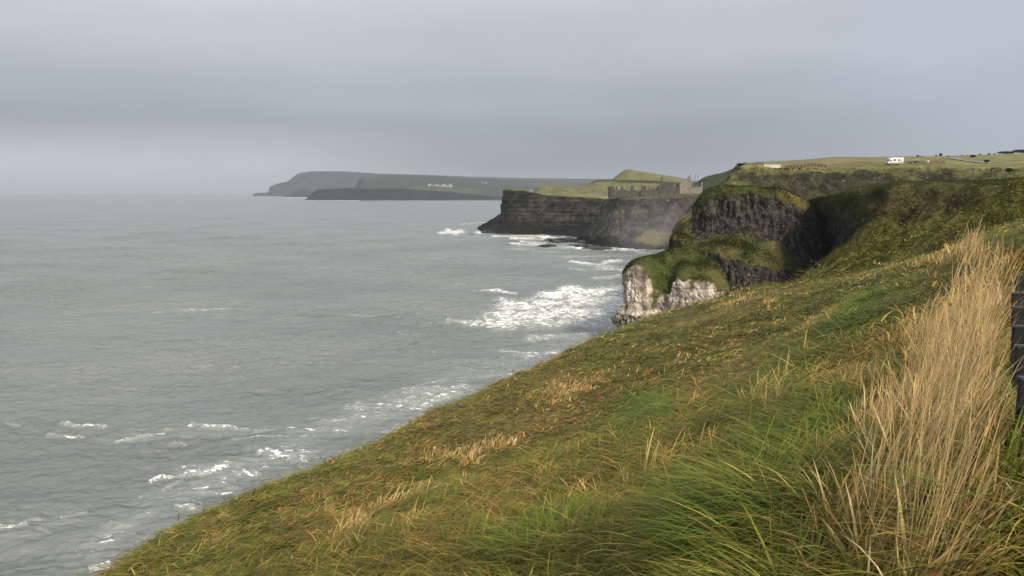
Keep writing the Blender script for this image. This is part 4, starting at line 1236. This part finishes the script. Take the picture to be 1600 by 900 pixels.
# ---- plateau: road, path, car park
M_road = simple_mat("asphalt", (.17, .17, .175), .8, var=.1, scale=.3)
G_, _ = LAND["plateau"]
le = [(1477.5, 247.4), (1487, 248.8), (1497, 250.4), (1506, 251.9), (1516, 253.2), (1530, 254.8), (1548, 256.4)]
re_ = [(1499, 247.0), (1499, 248.0), (1501, 249.2), (1508, 250.6), (1518, 251.8), (1532, 253.0), (1548, 254.8)]
def plat_at(px, py, lift):
    """walk the ray until it meets the plateau height"""
    best = None
    x, y = to_px(G_)
    d2 = (x - px) ** 2 + ((y - py) * 3) ** 2 + np.where((G_[..., 1] > 900) | (G_[..., 1] < 330), 1e4, 0)
    p = G_.reshape(-1, 3)[np.argmin(d2)]
    q = at(px, py, p[1])
    q[2] += lift
    return q
Lr = catmull([plat_at(x, y, .35) for x, y in le], 40)
Rr_ = catmull([plat_at(x, y, .35) for x, y in re_], 40)
RG = np.stack([Lr * (1 - t) + Rr_ * t for t in np.linspace(0, 1, 6)], 1)
structure(grid_mesh("road", RG, M_road, flip=False))
RB = RG.copy(); RB[..., 2] -= 1.2

def plateau_point(px, Y, lift=0.0):
    """ground of the plateau under the photo column px at distance Y"""
    F = G_[:116].reshape(-1, 3)
    x = (px - 800) / FPX * Y
    d = (F[:, 0] - x) ** 2 + (F[:, 1] - Y) ** 2 + np.where(F[:, 2] < 45, 1e4, 0)
    k = np.argsort(d)[:3]
    return np.array((x, Y, F[k, 2].mean() + lift))

M_white = simple_mat("white gelcoat", (.66, .66, .66), .35, var=.02, scale=1.0, spec=.5)
M_glass = simple_mat("tinted glass", (.015, .017, .02), .08, spec=.8)
M_rubber = simple_mat("tyre rubber", (.02, .02, .02), .8)
M_greyp = simple_mat("grey trim", (.25, .26, .28), .5)
M_alloy = simple_mat("wheel rim metal", (.5, .5, .52), .35, metallic=.7)
M_lampo = simple_mat("orange lens", (.6, .12, .03), .3)
M_darkcar = simple_mat("dark blue car paint", (.022, .026, .036), .25, spec=.6)
M_carglare = simple_mat("car paint in sun glare", (.48, .48, .47), .35, metallic=.3)  # pale tone paints sun glare on the dark car's roof and rear pillar

def cyl_y(mb, x, z, r, y0, y1, n=20):
    pts = [(x + r * math.cos(2 * math.pi * k / n), z + r * math.sin(2 * math.pi * k / n)) for k in range(n)]
    mb.prism(pts, y0, y1)
    return mb
def wheel(parent, x, y, r=.34, w_=.24):
    wmb = MB(); cyl_y(wmb, 0, 0, r, -w_ / 2, w_ / 2)
    o = wmb.build("wheel", M_rubber, parent)
    o.location = (x, y, r)
    rim = MB(); cyl_y(rim, 0, 0, r * .62, -w_ / 2 - .012, w_ / 2 + .012)
    rim.build("rim", M_alloy, o)
    return o

mp = plateau_point(1391, 334, .05)
mh = empty("motorhome", mp, R(6))
mh.scale = (.95, .95, .95)
tag(mh, "white motorhome with overcab and dark windows parked by the clifftop fence", "motorhome")
zb = .42
prof = [(-3.55, zb), (3.5, zb), (3.5, 2.85), (3.38, 3.0), (-1.9, 3.0), (-2.55, 2.85), (-2.95, 2.35), (-2.75, 1.95), (-2.1, 1.92), (-2.62, 1.9), (-3.2, 1.25), (-3.62, 1.05), (-3.72, .75)]
prof = [(-3.72, zb), (3.5, zb), (3.5, 2.85), (3.38, 3.0), (-1.9, 3.0), (-2.5, 2.86), (-2.86, 2.42), (-2.7, 2.0), (-3.22, 1.3), (-3.66, 1.08), (-3.78, .8)]
MB().prism(prof, -1.14, 1.14).build("body", M_white, mh, bevel=.05)
MB().prism([(-2.78, 1.95), (-3.2, 1.36), (-3.16, 1.34), (-2.72, 1.93)][::-1], -1.0, 1.0).build("windscreen", M_glass, mh).location = (-.07, 0, 0)
MB().prism([(-2.95, 1.32), (-1.95, 1.32), (-1.95, 1.9), (-2.6, 1.9)], -1.165, -1.143).build("cab_window", M_glass, mh)
for x0, x1, z0, z1 in ((-1.2, -.1, 1.65, 2.2), (.9, 1.9, 1.65, 2.2)):
    f_ = MB().box(x0 - .06, x1 + .06, -1.17, -1.143, z0 - .06, z1 + .06).build("window", M_greyp, mh)
    MB().box(x0, x1, -1.178, -1.1715, z0, z1).build("pane", M_glass, f_)
d_ = MB().box(.12, .76, -1.165, -1.143, .5, 2.3).build("door", M_white, mh)
MB().box(.2, .28, -1.19, -1.166, 1.25, 1.4).build("handle", M_greyp, d_)
MB().prism([(2.2, .9), (2.5, .9), (3.3, 2.5), (3.1, 2.5)], -1.156, -1.142).build("side_stripe", M_greyp, mh)
MB().box(-1.8, 3.3, -1.16, -1.142, .62, .74).build("side_stripe", M_greyp, mh)
for x in (-.2, 1.7):
    MB().box(x, x + .7, -.4, .4, 3.0, 3.12).build("roof_vent", M_greyp, mh)
MB().box(2.2, 3.0, -1.1, -1.0, 3.0, 3.08).build("awning", M_greyp, mh)
for x in (-2.7, 1.6):
    for y in (-1.02, 1.02):
        wheel(mh, x, y, .36, .26)
for y in (-.85, .85):
    MB().box(-3.79, -3.7, y - .18, y + .18, .82, 1.0).build("headlight", M_greyp, mh)
    MB().box(3.48, 3.53, y - .12, y + .12, .8, 1.15).build("tail_light", M_lampo, mh)
MB().box(-3.86, -3.7, -1.0, 1.0, .45, .72).build("bumper", M_greyp, mh)

cp = plateau_point(1421.5, 342, .05)
car = empty("parked_car", cp, R(4))
tag(car, "dark car with sunlit pale roof parked to the right of the white motorhome", "car")
MB().prism([(-2.0, .3), (2.0, .3), (2.05, .75), (1.98, .98), (-.95, .98), (-1.85, .82), (-2.05, .6)], -.86, .86).build("body", M_darkcar, car, bevel=.05)
MB().prism([(-.95, .98), (1.96, .98), (1.72, 1.36), (-.3, 1.38)], -.78, .78).build("cabin_glass", M_glass, car)
MB().prism([(-.42, 1.375), (1.78, 1.355), (1.62, 1.5), (-.1, 1.52)], -.77, .77).build("roof", M_carglare, car, bevel=.03)
for x in (-.28, .72, 1.66):
    MB().prism([(x - .05, .98), (x + .05, .98), (x + .03, 1.38), (x - .05, 1.38)], -.80, -.785).build("pillar", M_carglare if x > 1 else M_darkcar, car)
for x in (-1.3, 1.25):
    for y in (-.78, .78):
        wheel(car, x, y, .31, .2)
for y in (-.62, .62):
    MB().box(-2.06, -1.95, y - .16, y + .16, .62, .76).build("headlight", M_greyp, car)
    MB().box(1.97, 2.06, y - .14, y + .14, .72, .92).build("tail_light", M_lampo, car)

M_timber = simple_mat("brown timber", (.13, .085, .055), .85, var=.3, scale=2)
M_postwood = simple_mat("pale sawn timber", (.27, .20, .13), .85, var=.2, scale=2)
M_brownpost = simple_mat("weathered brown post", (.085, .055, .035), .85, var=.3, scale=2)
M_concrete = simple_mat("white painted concrete", (.46, .43, .39), .85, var=.1, scale=.8, bump=.2)

# white viewing-platform wall on the edge
wp = plateau_point(1202, 339)
vw = empty("parapet_wall", wp)
tag(vw, "low white parapet wall on the clifftop left of the brown board fence", "parapet")
z0 = at(1202, 261.2, 339)[2] - wp[2]; z1 = at(1202, 256.9, 339)[2] - wp[2]
MB().box(-3.4, 3.5, -.25, .15, z0, z1 - .13).build("wall", M_concrete, vw)
MB().box(-3.5, 3.6, -.32, .22, z1 - .13, z1).build("coping", M_concrete, vw)
MB().box(-3.4, 3.5, -.4, 2.8, z0 - .35, z0).build("deck", M_concrete, vw)
for x in (-2.4, .2, 2.6):
    MB().box(x - .2, x + .2, 0, .4, z0 - 3.2, z0 - .35).build("pier", M_concrete, vw)

def post_fence(name, label, pxs, Y0, Y1, height, rails, group=None, board=None, wr=.07):
    pts = [plateau_point(px, Y0 + (Y1 - Y0) * (px - pxs[0]) / max(1e-6, pxs[-1] - pxs[0])) for px in pxs]
    r = empty(name, pts[0])
    tag(r, label, "fence", group)
    for k, p in enumerate(pts):
        h_ = height * rr.uniform(.9, 1.1)
        o = MB().box(-wr, wr, -wr, wr, -.5, h_).build("post", M_postwood if board else M_brownpost, r)
        o.location = p - pts[0]
        o.rotation_euler = (rr.uniform(-.05, .05), rr.uniform(-.05, .05), 0)
    for z in rails:
        mb = MB()
        for a, b in zip(pts[:-1], pts[1:]):
            a, b = a - pts[0], b - pts[0]
            mb.tube([(a[0], a[1] + .05, a[2] + z), (b[0], b[1] + .05, b[2] + z)], [.05, .05], 6)
        mb.build("rail", M_timber, r)
    if board:
        for a, b in zip(pts[:-1], pts[1:]):
            a, b = a - pts[0], b - pts[0]
            mb = MB()
            n = 5
            for q in range(n):
                t0, t1 = (q + .04) / n, (q + .96) / n
                pa, pb = a + (b - a) * t0, a + (b - a) * t1
                hh = board * rr.uniform(.94, 1.04)
                mb.add([(pa[0], pa[1] + .10, pa[2] - .2), (pb[0], pb[1] + .10, pb[2] - .2), (pb[0], pb[1] + .10, pb[2] + hh), (pa[0], pa[1] + .10, pa[2] + hh),
                        (pa[0], pa[1] + .14, pa[2] - .2), (pb[0], pb[1] + .14, pb[2] - .2), (pb[0], pb[1] + .14, pb[2] + hh), (pa[0], pa[1] + .14, pa[2] + hh)],
                       [(0, 1, 2, 3), (5, 4, 7, 6), (3, 2, 6, 7), (0, 4, 5, 1), (1, 5, 6, 2), (0, 3, 7, 4)])
            mb.build("board_panel", M_timber, r)
    return r
post_fence("board_fence", "brown board fence with pale posts along the cliff edge right of the parapet", [1222, 1227.5, 1233, 1238.6, 1244, 1249.6, 1255, 1260.2, 1265.6, 1270.8, 1276.2, 1281.6, 1287], 336, 331, 1.55, (), board=1.35, wr=.10)
post_fence("post_fence", "short brown post and rail fence left of the white parapet", [1171, 1173.6, 1176, 1178.6, 1181.2, 1184, 1187], 345, 341, 1.2, (.4, .9))
post_fence("post_fence", "long row of closely set timber posts and rail in front of the motorhome", list(np.arange(1290, 1424, 2.6)) + list(np.arange(1425, 1469, 1.8)), 330.5, 323.5, 1.45, (1.0,))

sp = plateau_point(1443, 345)
sg = empty("notice_sign", sp)
tag(sg, "small white notice on a short post right of the dark car", "sign")
MB().box(-.05, .05, -.05, .05, -.3, 1.0).build("post", M_postwood, sg)
MB().box(-.32, .32, -.09, -.06, .55, 1.45).build("board", M_white, sg)
op = plateau_point(1455.6, 345)
o = MB().tube([(0, 0, -.3), (0, 0, 1.6), (0, 0, 3.0)], [.11, .10, .09], 8).build("marker_post", simple_mat("orange timber", (.5, .25, .10), .7))
o.location = op
tag(o, "tall slim orange post standing alone between car and road", "post")

# field fence on top of the bowl
M_dark_post = simple_mat("dark creosoted timber", (.035, .028, .02), .9)
fxs = [(1546, 1.0), (1558, 1.7), (1560.8, 1.25), (1571.6, 1.55), (1583.6, 1.75), (1587, 1.2), (1594.2, 1.4), (1612, 1.5), (1630, 1.5)]
fp = [on_land("bowl_slope", px, 288.5 if px < 1575 else 289.5) for px, h in fxs]
wf = empty("wire_fence", fp[0])
tag(wf, "wire fence on uneven dark posts across the sunlit grass behind the near ridge", "fence")
for (px, h), p in zip(fxs, fp):
    o = MB().box(-.11, .11, -.11, .11, -.5, h).build("post", M_dark_post, wf)
    o.location = p - fp[0]
    o.rotation_euler = (rr.uniform(-.06, .06), rr.uniform(-.08, .08), 0)
for z in (.5, .95):
    MB().tube([tuple(p - fp[0] + np.array((0, 0, z))) for p in fp], [.012] * len(fp), 5).build("wire", M_pole, wf)

# ---- bushes and small trees against the sky
M_leaf = blade_material("bush leaves", .25, .7)
def bush(name, px, py, w_px, h_px, Y, label, cat="bush", group=None, col=(.035, .045, .018), tree=False, base=None, seed=0):
    p = at(px, py, Y) if base is None else base
    s_ = p[1] / FPX
    w_, h_ = w_px * s_, h_px * s_
    rg_ = np.random.default_rng(100 + seed)
    n = 900
    u = rg_.normal(size=(n, 3)); u /= np.linalg.norm(u, axis=1)[:, None]
    rad = (.55 + .45 * rg_.random(n)) * (1 + .35 * fbm(u * 1.6 + seed, 3))
    c = u * rad[:, None] * np.array((w_ / 2, min(w_ / 2, h_ * 1.2), h_ * .5 if not tree else h_ * .38))
    c[:, 2] += h_ * (.45 if not tree else .62)
    c = c[c[:, 2] > (-.1 if not tree else h_ * .2)]
    n = len(c)
    az = rg_.random(n) * 6.28
    colr = np.array(col) * (.6 + .8 * rg_.random(n)[:, None])
    r = empty(name, p)
    tag(r, label, cat, group)
    o = blades("crown", c, np.stack([np.cos(az), np.sin(az), 0 * az], 1), np.full(n, .13 * (w_ + h_) * .8), np.full(n, .06 * (w_ + h_)), .3 + rg_.random(n), .8 + rg_.random(n), colr, 2, mat=M_leaf)
    del o['kind']
    o.parent = r
    MB().tube([(0, 0, -.4), (w_ * .03, 0, h_ * .3), (-w_ * .04, 0, h_ * .6)], [.05 * w_ + .05, .04 * w_ + .04, .02 * w_], 6).build("trunk" if tree else "stem", M_dark_post, r)
    return r
gb = "bushes along the skyline of the plateau"
bush("hawthorn_bush", 1433.8, 245.4, 4.6, 3.0, 800, "round dark bush on the skyline right of the motorhome", group=gb, seed=1)
bush("hawthorn_bush", 1439.6, 245.6, 6, 1.6, 780, "low spreading dark bush beside the round one on the skyline", group=gb, seed=2)
bush("hawthorn_bush", 1407.4, 246.0, 2.4, 1.7, 800, "tiny dark bush on the skyline just behind the motorhome's rear", group=gb, seed=3)
bush("hawthorn_tree", 1462.6, 245.0, 3.2, 3.0, 820, "small round dark tree on the skyline above the orange post", "tree", tree=True, seed=4)
bush("hawthorn_tree", 1469.4, 245.2, 4.2, 5.4, 820, "taller wind-leaning dark tree on the skyline left of the road", "tree", tree=True, seed=5)
bush("hawthorn_bush", 1481.4, 246.2, 5.4, 2.0, 700, "flat dark bush at the far end of the grey road", group=gb, seed=6)
bush("gorse_bush", 1520, 245.6, 9, 3.4, 600, "dark gorse bush on the grass above the bend in the road", group="gorse bushes by the road", seed=7)
bush("gorse_bush", 1541.5, 253.4, 8.5, 3.6, 420, "dark gorse bush at the near end of the grey road", group="gorse bushes by the road", seed=8)
bush("gorse_bush", 1577, 268, 11, 5.0, 284, "large dark gorse bush in the hollow above the wire fence", group="gorse bushes by the road", seed=9)
bush("hawthorn_bush", 1261.4, 250.2, 2.6, 1.8, 860, "small dark bush on the skyline above the brown board fence", group=gb, seed=10)
bush("hawthorn_bush", 1267.4, 251.8, 4, 1.4, 780, "low dark bush on the field below the skyline above the board fence", group=gb, seed=11)
bush("hawthorn_bush", 1218, 252.8, 5, 1.5, 860, "faint low bush on the skyline above the parapet", group=gb, seed=12)
bush("hawthorn_bush", 1236, 252.8, 3, 1.8, 760, "small upright bush on the field above the left end of board fence", group=gb, seed=13)
for k, (px, w_, h_) in enumerate(((1503, 3, 1.6), (1511, 3.4, 1.4), (1531, 4, 1.9), (1545, 5, 2.0), (1554, 3.4, 1.6))):
    bush("hawthorn_bush", px, 243.8 - (px - 1500) * .045, w_, h_, 850, ("first", "second", "third", "fourth", "fifth")[k] + " from the left of five small bushes on the right skyline", group=gb, col=(.06, .065, .035), seed=20 + k)
bush("hedge", 1572, 240.2, 26, 2.4, 1000, "left part of the long dark hedge on the skyline at the right edge", "hedge", "hedges on the right skyline", seed=30)
bush("hedge", 1600, 238.8, 34, 3.2, 1000, "taller right part of the long dark hedge on the skyline, cut by the frame", "hedge", "hedges on the right skyline", seed=31)
bush("gorse_bush", 1155.5, 258.6, 9, 3.4, 400, "dark gorse bush on the left end of the plateau edge", group=None, seed=32)

# ---- rocks in the surf below the castle
M_searock = simple_mat("wet black rock", (.022, .021, .02), .45, var=.5, scale=.4, bump=.7, spec=.5)
def sea_rock(px, py, w_px, h_px, label, seed):
    Y = EYE * FPX / max(py - HORIZON, 1) * 1.0
    p = at(px, py, 500); p = p * 1.0
    d = p - np.array((0, 0, EYE)); t = -EYE / d[2]
    p = np.array((0, 0, EYE)) + d * t
    s_ = p[1] / FPX
    w_, h_ = w_px * s_, h_px * s_
    nu, nv = 72, 30
    th = np.linspace(0, 2 * math.pi, nu); ph = np.linspace(-.5, math.pi / 2, nv)
    TH, PH = np.meshgrid(th, ph)
    u = np.stack([np.cos(PH) * np.cos(TH), np.cos(PH) * np.sin(TH), np.sin(PH)], -1)
    rad = 1 + .55 * fbm(u * 1.7 + seed * 3.1, 5, .6, ridged=True) + .25 * fbm(u * np.array((1.2, 1.2, 5)) + seed, 3)
    Gk = u * rad[..., None] * np.array((w_ * .42, min(w_ * .42, h_ * 3 + 4), h_ * .62))
    o = grid_mesh("sea_rock", Gk, M_searock, smooth=False)
    o.location = p
    tag(o, label, "rock", "black rocks in the surf below the castle")
sea_rock(882, 377.5, 58, 7, "widest jagged black reef running left from the castle rock's foot", 1)
sea_rock(855, 385.2, 27, 4.4, "low black rock lying farthest left in the surf before the reef", 2)
sea_rock(908, 386.5, 44, 6, "black rock slab in the surf in front of the castle rock", 3)
sea_rock(934, 389.2, 46, 4.6, "nearest low black rock at the foot of the castle rock", 4)
sea_rock(920, 380.5, 40, 7, "dark boulder heap between the reef and the castle rock", 5)
sea_rock(737, 367.4, 7, 1.9, "tiny black rock in the foam off the headland's tip", 6)
sea_rock(840, 373, 11, 2.6, "small black rock close under the headland cliff, left of a smaller one", 7)
sea_rock(857, 373.4, 8, 2.2, "smaller black rock close under the middle of the headland cliff", 8)
sea_rock(762, 364, 22, 4.5, "low dark rock shelf at the very tip of the headland", 9)
sea_rock(404, 305, 8, 1.2, "far low skerry at the tip of the distant headland", 10)

# ---- black timber bollards down the right-hand edge
M_black = simple_mat("black stained timber", (.006, .0065, .008), .6, var=.6, scale=5, bump=.25, spec=.25)
M_blacklit = simple_mat("lit black timber edge", (.028, .03, .033), .5, var=.4, scale=9)  # lighter tone paints the light along each board's top edge
bol = [(1597, 590, 3.5, "nearest"), (1591, 540, 4.3, "second nearest"), (1586, 509, 5.1, "third nearest"), (1584.5, 480, 6.3, "fourth nearest"), (1583.5, 457.5, 7.8, "fifth nearest"), (1588, 430, 9.8, "sixth nearest"), (1594, 407, 12.2, "farthest")]
for k, (px, py, Y, w_) in enumerate(bol):
    p = at(px, py, Y)
    wd, th_ = .24, .03
    r = empty("bollard", (p[0] + wd / 2, Y + th_ / 2, p[2] - 1.25), R(-2))
    tag(r, f"{w_} of the flat black timber bollards in a row at the right edge", "bollard", "black timber bollards at the right edge")
    hz = 1.25
    MB().box(-wd / 2, wd / 2, -th_ / 2, th_ / 2, -.6, hz - .012).build("post", M_black, r, bevel=.008)
    MB().box(-wd / 2 - .004, wd / 2 + .004, -th_ / 2 - .006, th_ / 2 + .006, hz - .012, hz).build("cap", M_blacklit, r)

# ---- dead dock plants in the dry grass
M_deadw = simple_mat("dead dark stem", (.022, .013, .010), .8)
def dock(px, py_base, py_top, Y, label, seed, heads=True):
    rg_ = random.Random(seed)
    b, t = at(px, py_base, Y), at(px + rg_.uniform(-4, 8), py_top, Y)
    r = empty("dock_plant", b)
    tag(r, label, "plant")
    h_ = t[2] - b[2]; sx = t[0] - b[0]
    MB().tube([(0, 0, -.3), (sx * .4, .01, h_ * .5), (sx, 0, h_)], [.011, .009, .004], 6).build("stem", M_deadw, r)
    if heads:
        for k in range(4):
            mb = MB()
            z0 = h_ * (.38 + .16 * k)
            for q in range(46):
                a = rg_.random() * 6.28; rad = rg_.random() ** .5 * (.055 - .008 * k); zz = z0 + rg_.uniform(0, h_ * .2)
                x, y = sx * zz / h_ + rad * math.cos(a), rad * math.sin(a)
                s_ = rg_.uniform(.007, .014)
                mb.add([(x - s_, y, zz), (x, y - s_, zz), (x + s_, y, zz), (x, y + s_, zz), (x, y, zz + s_ * 1.4), (x, y, zz - s_)],
                       [(0, 1, 4), (1, 2, 4), (2, 3, 4), (3, 0, 4), (1, 0, 5), (2, 1, 5), (3, 2, 5), (0, 3, 5)])
            mb.build("seed_head", M_deadw, r)
    return r
dock(1473, 690, 615, 5.6, "dead dark dock plant with clustered seed heads in the tall dry grass", 3)
dock(1398, 800, 735, 5.0, "thin bare dark stem low in the dry grass left of the dead dock", 5, heads=False)
dock(1572, 740, 660, 3.6, "bare dark leaning stem in front of the nearest black bollard", 8, heads=False)

# ---- air
m, nt, out = new_mat("haze air")
pv = nt.n('ShaderNodeVolumePrincipled')
pv.inputs['Color'].default_value = (.60, .69, .80, 1)
pv.inputs['Density'].default_value = HAZE
pv.inputs['Anisotropy'].default_value = 0.0
nt.l(pv.outputs[0], out.inputs['Volume'])
hz = MB().box(-61500, 61500, -400, 61500, -34, 345).build("haze", m)
hz['kind'] = 'stuff'
# spray hanging in the air under the castle rock
m, nt, out = new_mat("spray air")
pv = nt.n('ShaderNodeVolumePrincipled')
pv.inputs['Color'].default_value = (.90, .94, 1.0, 1)
oc = nt.n('ShaderNodeTexCoord').outputs['Object']
ln_ = nt.n('ShaderNodeVectorMath', operation='LENGTH')
nt.l(oc, ln_.inputs[0])
nt.l(nt.math('MULTIPLY', nt.smooth(ln_.outputs['Value'], 1.0, 0.1), .0022), pv.inputs['Density'])
nt.l(pv.outputs[0], out.inputs['Volume'])
th = np.linspace(0, 2 * math.pi, 40); ph = np.linspace(-math.pi / 2, math.pi / 2, 20)
TH, PH = np.meshgrid(th, ph)
sp_ = grid_mesh("sea_spray", np.stack([np.cos(PH) * np.cos(TH), np.cos(PH) * np.sin(TH), np.sin(PH)], -1), m)
sp_.location = (at(1035, 370, 590)[0], 590, 8)
sp_.scale = (62, 70, 46)
sp_['kind'] = 'stuff'
scene.cycles.volume_bounces = 0
